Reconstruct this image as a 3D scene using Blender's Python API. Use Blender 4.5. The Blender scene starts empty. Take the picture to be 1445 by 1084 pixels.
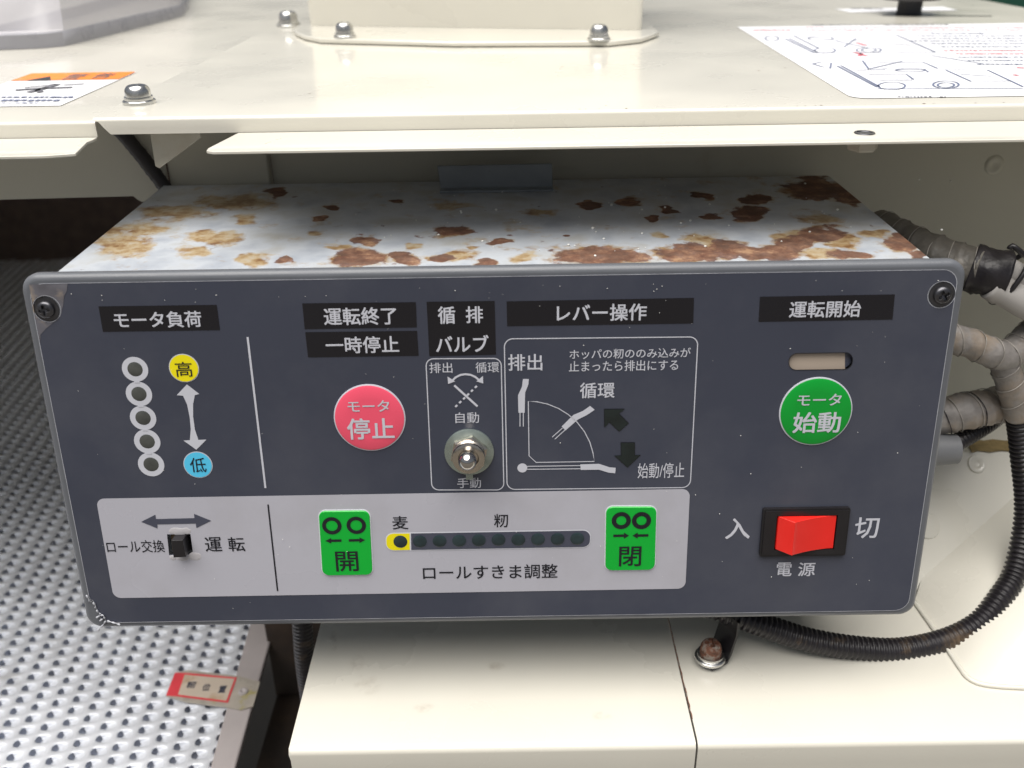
import bpy, bmesh, math, random
import numpy as np
from mathutils import Matrix, Vector, noise

random.seed(7)
rad = math.radians
Z0 = 0.90                      # height of the panel centre above the ground
IMW, IMH, FPX = 1445.0, 1084.0, 1330.0
# ------------------------------------------------------------------ camera, world, sun, exposure
CAM_C = np.array([0.00625586, -0.33177286, 0.19997137])
CAM_R = np.array([[0.9998807945, -0.0154354543, 0.0003788161],
                  [-0.0072813264, -0.4497521457, 0.8931237259],
                  [-0.0136153971, -0.8930200189, -0.4498109233]])
sc = bpy.context.scene
col = sc.collection
cam = bpy.data.cameras.new('camera')
cam.sensor_fit = 'HORIZONTAL'
cam.sensor_width = 36.0
cam.lens = 36.0 * FPX / IMW
cam.clip_start = 0.01
cam.clip_end = 500.0
cam.dof.use_dof = True
cam.dof.focus_distance = 0.40
cam.dof.aperture_fstop = 11.0
camo = bpy.data.objects.new('camera', cam)
col.objects.link(camo)
m = Matrix.Identity(4)
for i in range(3):
    m[i][0] = CAM_R[i][0]; m[i][1] = -CAM_R[i][1]; m[i][2] = -CAM_R[i][2]
    m[i][3] = CAM_C[i] + (Z0 if i == 2 else 0)
camo.matrix_world = m
sc.camera = camo

SUN_EL, SUN_AZ = rad(77), rad(215)      # azimuth clockwise from +Y
world = bpy.data.worlds.new('World')
sc.world = world
world.use_nodes = True
wn, wl = world.node_tree.nodes, world.node_tree.links
bg = wn['Background']
sky = wn.new('ShaderNodeTexSky')
sky.sky_type = 'NISHITA'
sky.sun_disc = False
sky.sun_elevation = SUN_EL
sky.sun_rotation = SUN_AZ
sky.dust_density = 4.0
sky.ozone_density = 1.0
hs = wn.new('ShaderNodeHueSaturation')
hs.inputs['Saturation'].default_value = 0.42
wl.new(sky.outputs[0], hs.inputs['Color'])
wl.new(hs.outputs[0], bg.inputs['Color'])
bg.inputs['Strength'].default_value = 0.05
sun = bpy.data.lights.new('sun', 'SUN')
sun.energy = 4.2
sun.angle = rad(66)
sun.color = (1.0, 0.96, 0.90)
suno = bpy.data.objects.new('sun', sun)
col.objects.link(suno)
sd = Vector((math.sin(SUN_AZ) * math.cos(SUN_EL), math.cos(SUN_AZ) * math.cos(SUN_EL), math.sin(SUN_EL)))
suno.rotation_euler = sd.to_track_quat('Z', 'Y').to_euler()
suno.location = (0, 0, 4)
sc.view_settings.view_transform = 'Standard'
sc.view_settings.look = 'None'
sc.view_settings.exposure = 0.42
sc.view_settings.gamma = 1.0
sc.render.engine = 'CYCLES'
sc.cycles.use_denoising = True
sc.cycles.max_bounces = 8

# ------------------------------------------------------------------ pixel helpers (direction only; depth comes from a surface)
def ray(px, py):
    return CAM_R @ np.array([px - IMW / 2, py - IMH / 2, FPX])
def on_plane(px, py, pt, n):
    d = ray(px, py); n = np.array(n, float)
    s = ((np.array(pt) - CAM_C) @ n) / (d @ n)
    return CAM_C + s * d
def on_z(px, py, z): return on_plane(px, py, (0, 0, z), (0, 0, 1))
def on_y(px, py, y): return on_plane(px, py, (0, y, 0), (0, 1, 0))

class Frame:
    def __init__(s, o, U, V):
        s.o = np.array(o, float); s.U = np.array(U, float); s.V = np.array(V, float)
        s.N = np.cross(s.U, s.V)
    def px(s, x, y):
        p = on_plane(x, y, s.o, s.N) - s.o
        return (p @ s.U, p @ s.V)
    def P(s, u, v, w=0.0): return s.o + u * s.U + v * s.V + w * s.N

# ------------------------------------------------------------------ materials
def srgb(r, g, b):
    f = lambda c: (c / 255 / 12.92) if c / 255 <= 0.04045 else ((c / 255 + 0.055) / 1.055) ** 2.4
    return (f(r), f(g), f(b))
MATS = {}
def mat(name, c, rough=0.5, metal=0.0, var=0.12, vscale=40, bump=0.0, bscale=300, rvar=0.08, c2=None, c2scale=12, c2lo=0.55, c2hi=0.7, coat=0.0, spec=0.5, detail=6):
    if name in MATS: return MATS[name]
    M = bpy.data.materials.new(name); M.use_nodes = True
    N, L = M.node_tree.nodes, M.node_tree.links
    b = N['Principled BSDF']
    b.inputs['Metallic'].default_value = metal
    b.inputs['Coat Weight'].default_value = coat
    b.inputs['Coat Roughness'].default_value = 0.08
    b.inputs['Specular IOR Level'].default_value = spec
    tc = N.new('ShaderNodeTexCoord')
    nz = N.new('ShaderNodeTexNoise'); nz.inputs['Scale'].default_value = vscale; nz.inputs['Detail'].default_value = detail
    L.new(tc.outputs['Object'], nz.inputs['Vector'])
    mr = N.new('ShaderNodeMapRange'); mr.inputs['From Min'].default_value = 0.25; mr.inputs['From Max'].default_value = 0.75
    mr.inputs['To Min'].default_value = 1 - var; mr.inputs['To Max'].default_value = 1 + var
    L.new(nz.outputs['Fac'], mr.inputs['Value'])
    mul = N.new('ShaderNodeVectorMath'); mul.operation = 'SCALE'
    mul.inputs[0].default_value = c
    L.new(mr.outputs[0], mul.inputs['Scale'])
    out = mul.outputs[0]
    if c2 is not None:
        n2 = N.new('ShaderNodeTexNoise'); n2.inputs['Scale'].default_value = c2scale; n2.inputs['Detail'].default_value = 9
        n2.inputs['Roughness'].default_value = 0.62
        L.new(tc.outputs['Object'], n2.inputs['Vector'])
        r2 = N.new('ShaderNodeMapRange'); r2.inputs['From Min'].default_value = c2lo; r2.inputs['From Max'].default_value = c2hi
        L.new(n2.outputs['Fac'], r2.inputs['Value'])
        mx = N.new('ShaderNodeMix'); mx.data_type = 'RGBA'
        L.new(r2.outputs[0], mx.inputs['Factor']); L.new(out, mx.inputs[6]); mx.inputs[7].default_value = (*c2, 1)
        out = mx.outputs[2]
    L.new(out, b.inputs['Base Color'])
    rr = N.new('ShaderNodeMapRange'); rr.inputs['From Min'].default_value = 0.3; rr.inputs['From Max'].default_value = 0.7
    rr.inputs['To Min'].default_value = max(0.02, rough - rvar); rr.inputs['To Max'].default_value = rough + rvar
    L.new(nz.outputs['Fac'], rr.inputs['Value']); L.new(rr.outputs[0], b.inputs['Roughness'])
    if bump:
        nb = N.new('ShaderNodeTexNoise'); nb.inputs['Scale'].default_value = bscale; nb.inputs['Detail'].default_value = 3
        L.new(tc.outputs['Object'], nb.inputs['Vector'])
        bp = N.new('ShaderNodeBump'); bp.inputs['Strength'].default_value = bump; bp.inputs['Distance'].default_value = 0.001
        L.new(nb.outputs['Fac'], bp.inputs['Height']); L.new(bp.outputs[0], b.inputs['Normal'])
    MATS[name] = M
    return M

IVORY = (0.655, 0.635, 0.565)
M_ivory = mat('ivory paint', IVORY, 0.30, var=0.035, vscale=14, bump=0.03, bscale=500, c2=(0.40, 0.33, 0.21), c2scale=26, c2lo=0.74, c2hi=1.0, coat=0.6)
M_ivory_shade = mat('shaded ivory paint', (0.46, 0.45, 0.385), 0.45, var=0.06, vscale=10, bump=0.03, bscale=500, c2=(0.30, 0.20, 0.09), c2scale=9, c2lo=0.60, c2hi=0.80)  # ivory paint darkened by colour for shade under the hood, plus brown stains
M_frame = mat('grey moulded rim', srgb(96, 99, 105), 0.38, var=0.05, vscale=60, bump=0.05, bscale=900)
M_film = mat('slate printed film', srgb(60, 64, 78), 0.20, var=0.07, vscale=9, bump=0.02, bscale=1200, rvar=0.07, c2=srgb(86, 88, 97), c2scale=11, c2lo=0.45, c2hi=0.95)
M_filmedge = mat('cut film edge', srgb(170, 172, 180), 0.3, var=0.25, vscale=120)
M_black = mat('black print', srgb(22, 21, 27), 0.26, var=0.05, vscale=20)
M_letter = mat('pale grey print', srgb(196, 198, 208), 0.35, var=0.03, vscale=90)
M_white = mat('pale lilac print', srgb(178, 178, 188), 0.30, var=0.03, vscale=15, c2=srgb(160, 158, 164), c2scale=14, c2lo=0.5, c2hi=0.9)
M_ink = mat('near black print', srgb(24, 25, 34), 0.32, var=0.05, vscale=60)
M_slateink = mat('slate print', srgb(70, 73, 88), 0.3, var=0.04, vscale=60)
M_red = mat('rose red button', srgb(236, 86, 112), 0.30, var=0.02, vscale=40)
M_green = mat('green button', srgb(0, 150, 48), 0.30, var=0.02, vscale=40)
M_keygreen = mat('bright green key', srgb(0, 172, 52), 0.28, var=0.02, vscale=40)
M_keyedge = mat('pale key edge', srgb(214, 216, 224), 0.3, var=0.03, vscale=40)
M_yellow = mat('yellow print', srgb(236, 222, 10), 0.3, var=0.02, vscale=40)
M_cyan = mat('cyan print', srgb(84, 196, 236), 0.3, var=0.02, vscale=40)
M_lens = mat('smoked lens', srgb(74, 76, 74), 0.18, var=0.25, vscale=180)
M_lensdark = mat('dark green lens', srgb(40, 54, 58), 0.16, var=0.3, vscale=220)
M_arrowlens = mat('black arrow lens', srgb(28, 36, 36), 0.16, var=0.5, vscale=90)
M_slot = mat('beige slot plate', srgb(178, 164, 150), 0.4, var=0.03, vscale=60)
M_rocker = mat('red switch plastic', (0.80, 0.020, 0.014), 0.34, var=0.03, vscale=70, bump=0.03, bscale=1500)
M_blackpl = mat('black plastic', (0.012, 0.011, 0.013), 0.38, var=0.2, vscale=60, bump=0.05, bscale=900)
M_screw = mat('dark zinc screw', (0.10, 0.10, 0.11), 0.32, metal=0.9, var=0.25, vscale=200)
M_zinc = mat('bright zinc', (0.62, 0.62, 0.61), 0.26, metal=1.0, var=0.12, vscale=160)
M_chrome = mat('nickel chrome', (0.52, 0.50, 0.48), 0.08, metal=1.0, var=0.04, vscale=160, rvar=0.03)
M_nickel = mat('satin nickel', (0.54, 0.49, 0.43), 0.22, metal=1.0, var=0.1, vscale=300)
M_washer = mat('greenish zinc washer', (0.38, 0.44, 0.41), 0.3, metal=0.8, var=0.25, vscale=150)
M_rust = mat('rusted bolt', (0.15, 0.06, 0.034), 0.7, var=0.6, vscale=500, bump=0.8, bscale=900, c2=(0.24, 0.21, 0.18), c2scale=260, c2lo=0.5, c2hi=0.62)
M_glue = mat('white glue', srgb(184, 182, 186), 0.4, var=0.05, vscale=200, bump=0.1, bscale=500)
M_bracket = mat('blue grey steel tab', (0.20, 0.225, 0.25), 0.5, var=0.15, vscale=60, c2=(0.10, 0.07, 0.05), c2scale=60, c2lo=0.62, c2hi=0.75)
M_tape = mat('grey vinyl tape', (0.225, 0.21, 0.20), 0.5, var=0.32, vscale=130, bump=0.6, bscale=260, c2=(0.25, 0.19, 0.13), c2scale=55, c2lo=0.46, c2hi=0.70)
M_tape_dk = mat('dirty dark grey tape', (0.13, 0.12, 0.105), 0.5, var=0.4, vscale=120, bump=0.6, bscale=240, c2=(0.26, 0.24, 0.215), c2scale=90, c2lo=0.56, c2hi=0.64)
M_tapeedge = mat('pale tape edge', (0.30, 0.28, 0.255), 0.5, var=0.5, vscale=150)
M_blacktape = mat('black tape', (0.014, 0.012, 0.015), 0.45, var=0.4, vscale=120, bump=0.5, bscale=220, c2=(0.09, 0.08, 0.08), c2scale=120, c2lo=0.62, c2hi=0.8)
M_sheath = mat('pale grey cable sheath', (0.40, 0.385, 0.37), 0.45, var=0.08, vscale=60, c2=(0.24, 0.19, 0.14), c2scale=60, c2lo=0.58, c2hi=0.75)
M_conduit = mat('black corrugated conduit', (0.016, 0.014, 0.017), 0.36, var=0.3, vscale=90, c2=(0.17, 0.115, 0.065), c2scale=38, c2lo=0.58, c2hi=0.74)
M_gland = mat('mid grey plastic', (0.15, 0.155, 0.165), 0.45, var=0.06, vscale=60)
M_caulk = mat('brown glue residue', (0.27, 0.20, 0.09), 0.75, var=0.35, vscale=220, bump=0.7, bscale=320)
M_tray = mat('dimpled steel', (0.88, 0.91, 0.98), 0.40, metal=0.35, var=0.08, vscale=30, rvar=0.08, c2=(0.48, 0.47, 0.46), c2scale=22, c2lo=0.62, c2hi=0.85)
M_strip = mat('dull aluminium strip', (0.46, 0.42, 0.42), 0.5, metal=0.0, var=0.08, vscale=40, c2=(0.30, 0.22, 0.17), c2scale=18, c2lo=0.58, c2hi=0.8)
M_dark = mat('dark brown frame', (0.024, 0.018, 0.015), 0.7, var=0.5, vscale=25, c2=(0.07, 0.045, 0.03), c2scale=18, c2lo=0.5, c2hi=0.75)  # very dark brown with lighter brown patches
M_paper = mat('white sticker', (0.80, 0.81, 0.84), 0.35, var=0.015, vscale=20)
M_orange = mat('orange print', srgb(243, 134, 40), 0.35, var=0.02, vscale=60)
M_blueink = mat('blue grey print', srgb(112, 120, 146), 0.4, var=0.05, vscale=60)
M_redink = mat('red print', srgb(222, 120, 132), 0.4, var=0.05, vscale=60)
M_greyink = mat('grey print', srgb(104, 104, 112), 0.4, var=0.05, vscale=60)
M_tagpaper = mat('yellowed tag paper', (0.62, 0.53, 0.44), 0.4, var=0.05, vscale=60, c2=(0.42, 0.24, 0.09), c2scale=42, c2lo=0.55, c2hi=0.72)
M_tagred = mat('tag red', srgb(226, 74, 84), 0.4, var=0.06, vscale=90)
M_tagplastic = mat('cloudy tag plastic', (0.44, 0.40, 0.35), 0.3, var=0.15, vscale=90, c2=(0.42, 0.37, 0.12), c2scale=60, c2lo=0.6, c2hi=0.7)
M_green_bg = mat('dark green paint', (0.008, 0.07, 0.045), 0.45, var=0.1, vscale=5)
M_post = mat('lilac grey paint', (0.36, 0.36, 0.44), 0.5, var=0.05, vscale=8)
M_ground = mat('bare soil ground', (0.11, 0.10, 0.085), 0.9, var=0.2, vscale=3, c2=(0.16, 0.145, 0.12), c2scale=1.2)
M_dust = mat('pale bran dust', (0.75, 0.75, 0.72), 0.7, var=0.1, vscale=300)
M_worn = mat('whitened film', srgb(98, 97, 104), 0.42, var=0.3, vscale=130, c2=srgb(146, 134, 122), c2scale=110, c2lo=0.5, c2hi=0.65)
M_knob = mat('black knob', (0.018, 0.018, 0.022), 0.4, var=0.15, vscale=60)
# smoky clear plastic
M_clear = bpy.data.materials.new('smoky clear plastic'); M_clear.use_nodes = True
_b = M_clear.node_tree.nodes['Principled BSDF']
_n = M_clear.node_tree.nodes.new('ShaderNodeTexNoise'); _n.inputs['Scale'].default_value = 25
_r = M_clear.node_tree.nodes.new('ShaderNodeMapRange'); _r.inputs['To Min'].default_value = 0.10; _r.inputs['To Max'].default_value = 0.26
M_clear.node_tree.links.new(_n.outputs['Fac'], _r.inputs['Value']); M_clear.node_tree.links.new(_r.outputs[0], _b.inputs['Roughness'])
_b.inputs['Base Color'].default_value = (0.62, 0.61, 0.66, 1)
_b.inputs['Alpha'].default_value = 0.62
# rusty box top: masks come from a colour attribute, fine edges from noise
M_box = bpy.data.materials.new('rusty blue grey steel'); M_box.use_nodes = True
def _rusty():
    N, L = M_box.node_tree.nodes, M_box.node_tree.links
    b = N['Principled BSDF']
    tc = N.new('ShaderNodeTexCoord')
    at = N.new('ShaderNodeAttribute'); at.attribute_name = 'wear'
    sp = N.new('ShaderNodeSeparateColor'); L.new(at.outputs['Color'], sp.inputs[0])
    n1 = N.new('ShaderNodeTexNoise'); n1.inputs['Scale'].default_value = 160; n1.inputs['Detail'].default_value = 10; n1.inputs['Roughness'].default_value = 0.65
    L.new(tc.outputs['Object'], n1.inputs['Vector'])
    n2 = N.new('ShaderNodeTexNoise'); n2.inputs['Scale'].default_value = 420; n2.inputs['Detail'].default_value = 6
    L.new(tc.outputs['Object'], n2.inputs['Vector'])
    n3 = N.new('ShaderNodeTexNoise'); n3.inputs['Scale'].default_value = 60; n3.inputs['Detail'].default_value = 8
    L.new(tc.outputs['Object'], n3.inputs['Vector'])
    n5 = N.new('ShaderNodeTexNoise'); n5.inputs['Scale'].default_value = 90; n5.inputs['Detail'].default_value = 14; n5.inputs['Roughness'].default_value = 0.75
    L.new(tc.outputs['Object'], n5.inputs['Vector'])
    n4 = N.new('ShaderNodeTexNoise'); n4.inputs['Scale'].default_value = 110; n4.inputs['Detail'].default_value = 12; n4.inputs['Roughness'].default_value = 0.72
    L.new(tc.outputs['Object'], n4.inputs['Vector'])
    def mask(ch, lo, hi, amp, nsrc):
        a = N.new('ShaderNodeMath'); a.operation = 'MULTIPLY_ADD'; a.inputs[1].default_value = amp
        s = N.new('ShaderNodeMath'); s.operation = 'SUBTRACT'; s.inputs[1].default_value = 0.5; L.new(nsrc.outputs['Fac'], s.inputs[0])
        L.new(s.outputs[0], a.inputs[0]); L.new(sp.outputs[ch], a.inputs[2])
        r = N.new('ShaderNodeMapRange'); r.inputs['From Min'].default_value = lo; r.inputs['From Max'].default_value = hi
        L.new(a.outputs[0], r.inputs['Value']); return r.outputs[0]
    def ramp(src, stops):
        r = N.new('ShaderNodeValToRGB'); e = r.color_ramp.elements
        e[0].position, e[0].color = stops[0][0], (*stops[0][1], 1)
        e[1].position, e[1].color = stops[-1][0], (*stops[-1][1], 1)
        for p, c in stops[1:-1]:
            k = e.new(p); k.color = (*c, 1)
        L.new(src, r.inputs[0]); return r.outputs[0]
    base = ramp(n3.outputs['Fac'], [(0.3, (0.32, 0.35, 0.40)), (0.5, (0.43, 0.46, 0.50)), (0.72, (0.36, 0.36, 0.345))])
    tan = ramp(n1.outputs['Fac'], [(0.34, (0.17, 0.085, 0.035)), (0.46, (0.29, 0.195, 0.10)), (0.56, (0.38, 0.30, 0.19)), (0.68, (0.40, 0.37, 0.31))])
    rust = ramp(n5.outputs['Fac'], [(0.34, (0.045, 0.014, 0.011)), (0.47, (0.085, 0.032, 0.021)), (0.54, (0.14, 0.060, 0.038)), (0.64, (0.30, 0.175, 0.10))])
    def mix(f, a, c):
        x = N.new('ShaderNodeMix'); x.data_type = 'RGBA'; L.new(f, x.inputs['Factor']); L.new(a, x.inputs[6]); L.new(c, x.inputs[7]); return x.outputs[2]
    mt = mask(1, 0.44, 0.64, 1.25, n4); mr0 = mask(0, 0.45, 0.535, 0.80, n1); mrr = N.new('ShaderNodeMath'); mrr.operation = 'MULTIPLY'; mrr.inputs[1].default_value = 0.9; L.new(mr0, mrr.inputs[0]); mr = mrr.outputs[0]
    c = mix(mt, base, tan); c = mix(mr, c, rust)
    L.new(c, b.inputs['Base Color'])
    rr = N.new('ShaderNodeMapRange'); rr.inputs['To Min'].default_value = 0.34; rr.inputs['To Max'].default_value = 0.85
    L.new(mr, rr.inputs['Value']); L.new(rr.outputs[0], b.inputs['Roughness'])
    bp = N.new('ShaderNodeBump'); bp.inputs['Strength'].default_value = 0.35; bp.inputs['Distance'].default_value = 0.0006
    hm = N.new('ShaderNodeMath'); hm.operation = 'MULTIPLY'; L.new(mr, hm.inputs[0]); L.new(n2.outputs['Fac'], hm.inputs[1])
    L.new(hm.outputs[0], bp.inputs['Height']); L.new(bp.outputs[0], b.inputs['Normal'])
_rusty()

# ------------------------------------------------------------------ object helpers
def root_loc(p):
    while p.parent is not None: p = p.parent
    return np.array(p['_o'])
def thing(name, base, label, cat, group=None):
    e = bpy.data.objects.new(name, None); col.objects.link(e)
    e.empty_display_size = 0.02
    e['_o'] = [float(x) for x in base]
    e.location = (base[0], base[1], base[2] + Z0)
    e['label'] = label; e['category'] = cat
    if group: e['group'] = group
    return e
def tag(o, label, cat, group=None, kind=None):
    if label: o['label'] = label
    if cat: o['category'] = cat
    if group: o['group'] = group
    if kind: o['kind'] = kind
    return o
def obj(name, V, F, mt, parent=None, smooth=False, angle=None):
    V = np.array(V, float)
    if parent is None:
        o0 = np.array([(V[:, 0].min() + V[:, 0].max()) / 2, (V[:, 1].min() + V[:, 1].max()) / 2, V[:, 2].min()])
    else:
        o0 = root_loc(parent)
    me = bpy.data.meshes.new(name)
    me.from_pydata((V - o0).tolist(), [], [list(f) for f in F])
    me.materials.append(mt)
    if smooth:
        me.polygons.foreach_set('use_smooth', [True] * len(me.polygons))
        if angle: me.set_sharp_from_angle(angle=rad(angle))
    me.update()
    o = bpy.data.objects.new(name, me); col.objects.link(o)
    if parent is None:
        o.location = (o0[0], o0[1], o0[2] + Z0); o['_o'] = [float(x) for x in o0]
    else:
        o.parent = parent
    return o
def merge(parts):
    V, F, k = [], [], 0
    for v, f in parts:
        V += [tuple(x) for x in v]; F += [[i + k for i in q] for q in f]; k += len(v)
    return V, F
def boxg(x0, x1, y0, y1, z0, z1):
    V = [(x, y, z) for x in (x0, x1) for y in (y0, y1) for z in (z0, z1)]
    return V, [(0, 1, 3, 2), (4, 6, 7, 5), (0, 4, 5, 1), (2, 3, 7, 6), (0, 2, 6, 4), (1, 5, 7, 3)]
def prism(poly, d):
    """polygon of 3D points pushed along vector d"""
    n = len(poly); d = np.array(d)
    V = [np.array(p) for p in poly] + [np.array(p) + d for p in poly]
    F = [list(range(n))[::-1], list(range(n, 2 * n))] + [[i, (i + 1) % n, n + (i + 1) % n, n + i] for i in range(n)]
    return V, F
def bevel(o, w, seg=2):
    md = o.modifiers.new('bevel', 'BEVEL'); md.width = w; md.segments = seg; md.limit_method = 'ANGLE'; md.angle_limit = rad(40)
    o.data.polygons.foreach_set('use_smooth', [True] * len(o.data.polygons))
    md.harden_normals = True
    return o
def lathe(prof, fr, c=(0, 0), n=32, closed_top=True):
    """profile (r,h) turned about the frame normal at u,v = c"""
    V, F = [], []
    for r, h in prof:
        for k in range(n):
            a = 2 * math.pi * k / n
            V.append(fr.P(c[0] + r * math.cos(a), c[1] + r * math.sin(a), h))
    for i in range(len(prof) - 1):
        for k in range(n):
            F.append((i * n + k, i * n + (k + 1) % n, (i + 1) * n + (k + 1) % n, (i + 1) * n + k))
    if closed_top: F.append(tuple((len(prof) - 1) * n + k for k in range(n)))
    return V, F
def spline(pts, step=0.002):
    P = [np.array(p, float) for p in pts]
    P = [2 * P[0] - P[1]] + P + [2 * P[-1] - P[-2]]
    out = []
    for i in range(1, len(P) - 2):
        for t in np.linspace(0, 1, 40, endpoint=False):
            a, b, c, d = P[i - 1], P[i], P[i + 1], P[i + 2]
            out.append(0.5 * (2 * b + (c - a) * t + (2 * a - 5 * b + 4 * c - d) * t * t + (3 * b - a - 3 * c + d) * t ** 3))
    out.append(P[-2]); out = np.array(out)
    s = np.concatenate([[0], np.cumsum(np.linalg.norm(np.diff(out, axis=0), axis=1))])
    q = np.arange(0, s[-1], step)
    return np.stack([np.interp(q, s, out[:, k]) for k in range(3)], 1), q
def tube(pts, rfun, n=16, step=0.002, cap=True):
    C, s = spline(pts, step)
    T = np.gradient(C, axis=0); T /= np.linalg.norm(T, axis=1)[:, None]
    up = np.array([0, 0, 1.0]) if abs(T[0][2]) < 0.9 else np.array([0, 1.0, 0])
    A = np.cross(T[0], up); A /= np.linalg.norm(A)
    V, F = [], []
    for i in range(len(C)):
        A = A - (A @ T[i]) * T[i]; A /= np.linalg.norm(A); B = np.cross(T[i], A)
        for k in range(n):
            a = 2 * math.pi * k / n
            r = rfun(s[i], a, s[-1])
            V.append(C[i] + r * (math.cos(a) * A + math.sin(a) * B))
    for i in range(len(C) - 1):
        for k in range(n):
            F.append((i * n + k, i * n + (k + 1) % n, (i + 1) * n + (k + 1) % n, (i + 1) * n + k))
    if cap:
        F.append(tuple(range(n))[::-1]); F.append(tuple((len(C) - 1) * n + k for k in range(n)))
    return V, F
def helix(pts, r, pitch, seed=0):
    C, s = spline(pts, .0008)
    T = np.gradient(C, axis=0); T /= np.linalg.norm(T, axis=1)[:, None]
    up = np.array([0, 0, 1.0]) if abs(T[0][2]) < 0.9 else np.array([0, 1.0, 0])
    A = np.cross(T[0], up); A /= np.linalg.norm(A); out = []
    for i in range(len(C)):
        A = A - (A @ T[i]) * T[i]; A /= np.linalg.norm(A); B = np.cross(T[i], A)
        a = 2 * math.pi * s[i] / pitch + 2.2 * noise.noise((s[i] * 90, seed, 0.4)) + seed
        rr = r * (1.075 + .05 * noise.noise((s[i] * 160 + seed, math.cos(a) * 1.6, math.sin(a) * 1.6)))
        out.append(C[i] + rr * (math.cos(a) * A + math.sin(a) * B))
    return tube(out[::2], lambda q, a, L: .00022 * (1 + .7 * noise.noise((q * 400, seed, 1.0))), 6, .0012)
def corr(r, amp, pitch):
    return lambda s, a, L: r + amp * math.tanh(2.2 * math.sin(2 * math.pi * s / pitch))
def taped(r, pitch=0.011, seed=0.0, wr=0.05):
    def f(s, a, L):
        ph = (s / pitch - a / (2 * math.pi)) % 1.0
        return r * (1 + 0.09 * ph ** 4 + wr * noise.noise((s * 160 + seed, math.cos(a) * 1.6, math.sin(a) * 1.6)) + .5 * wr * noise.noise((s * 520 + seed, math.cos(a) * 3.5 + s * 200, math.sin(a) * 3.5)))
    return f
_dg = None
def curve_mesh(cu):
    t = bpy.data.objects.new('tmp', cu); col.objects.link(t)
    me = bpy.data.meshes.new_from_object(t.evaluated_get(bpy.context.evaluated_depsgraph_get()))
    bpy.data.objects.remove(t); bpy.data.curves.remove(cu)
    V = np.array([v.co[:] for v in me.vertices]) if len(me.vertices) else np.zeros((0, 3))
    F = [list(p.vertices) for p in me.polygons]
    bpy.data.meshes.remove(me)
    return V, F
def flatg(loops, thick=0.0):
    cu = bpy.data.curves.new('c', 'CURVE'); cu.dimensions = '2D'; cu.fill_mode = 'BOTH'
    cu.extrude = thick / 2
    for lp in loops:
        s = cu.splines.new('POLY'); s.points.add(len(lp) - 1)
        for p, (u, v) in zip(s.points, lp): p.co = (u * 100, v * 100, 0, 1)   # cm for robust filling
        s.use_cyclic_u = True
    if thick: cu.extrude = thick / 2 * 100
    V, F = curve_mesh(cu)
    V = V / 100.0
    if thick: V[:, 2] += thick / 2
    return V, F
def flat(name, fr, loops, mt, parent, w, thick=0.0):
    V, F = flatg(loops, thick)
    return obj(name, [fr.P(a, b, c + w) for a, b, c in V], F, mt, parent)
def textmesh(s, bold=0.0):
    cu = bpy.data.curves.new('t', 'FONT'); cu.body = s; cu.size = 1.0; cu.fill_mode = 'BOTH'; cu.resolution_u = 3
    V, F = curve_mesh(cu)
    if bold <= 0: return V, F
    d = bold * 0.9     # a heavier weight: the glyph laid over itself with tiny shifts
    parts = []
    for k, (a, b) in enumerate(((-d, -d), (d, -d), (-d, d), (d, d))):
        W = V.copy(); W[:, 0] += a; W[:, 1] += b; W[:, 2] = k * 1.0
        parts.append((W, F))
    V2, F2 = merge(parts)
    return np.array(V2), F2
def text(fr, s, box, mt, parent, w, bold=0.012, name='lettering'):
    """fit the string's ink box onto the photograph's ink box on this surface"""
    x0, y0, x1, y1 = box; xm, ym = (x0 + x1) / 2, (y0 + y1) / 2
    uL, uR = fr.px(x0, ym), fr.px(x1, ym); vT, vB = fr.px(xm, y0), fr.px(xm, y1)
    V, F = textmesh(s, bold)
    lo, hi = V.min(0), V.max(0)
    uc = (uL[0] + uR[0]) / 2; vc = (vT[1] + vB[1]) / 2
    su = (uR[0] - uL[0]) / (hi[0] - lo[0]); sv = (vT[1] - vB[1]) / (hi[1] - lo[1])
    P = [fr.P(uc + (a - (lo[0] + hi[0]) / 2) * su, vc + (b - (lo[1] + hi[1]) / 2) * sv, w + c * .000012) for a, b, c in V]
    return obj(name, P, F, mt, parent)
def circ(c, r, n=40, a0=0): return [(c[0] + r * math.cos(a0 + 2 * math.pi * k / n), c[1] + r * math.sin(a0 + 2 * math.pi * k / n)) for k in range(n)]
def rounded(poly, r, seg=6):
    out = []; n = len(poly)
    rs = r if isinstance(r, (list, tuple)) else [r] * n
    for i in range(n):
        p = np.array(poly[i]); a = np.array(poly[i - 1]) - p; b = np.array(poly[(i + 1) % n]) - p
        la, lb = np.linalg.norm(a), np.linalg.norm(b); a /= la; b /= lb
        ang = math.acos(max(-1, min(1, a @ b))); t = min(rs[i] / math.tan(ang / 2), la * .49, lb * .49)
        if rs[i] <= 0: out.append(tuple(p)); continue
        s, e = p + a * t, p + b * t
        bis = (a + b) / np.linalg.norm(a + b); rr = t * math.tan(ang / 2); c = p + bis * rr / math.sin(ang / 2)
        a0 = math.atan2(*(s - c)[::-1]); a1 = math.atan2(*(e - c)[::-1]); d = (a1 - a0 + math.pi) % (2 * math.pi) - math.pi
        for k in range(seg + 1):
            q = a0 + d * k / seg; out.append((c[0] + rr * math.cos(q), c[1] + rr * math.sin(q)))
    return out
def stroke(pts, w):
    """outline of a polyline drawn with a pen of width w"""
    P = [np.array(p, float) for p in pts]; L, Rr = [], []
    for i, p in enumerate(P):
        d = (P[min(i + 1, len(P) - 1)] - P[max(i - 1, 0)]); d /= np.linalg.norm(d); n = np.array([-d[1], d[0]]) * w / 2
        L.append(tuple(p + n)); Rr.append(tuple(p - n))
    return L + Rr[::-1]
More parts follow.
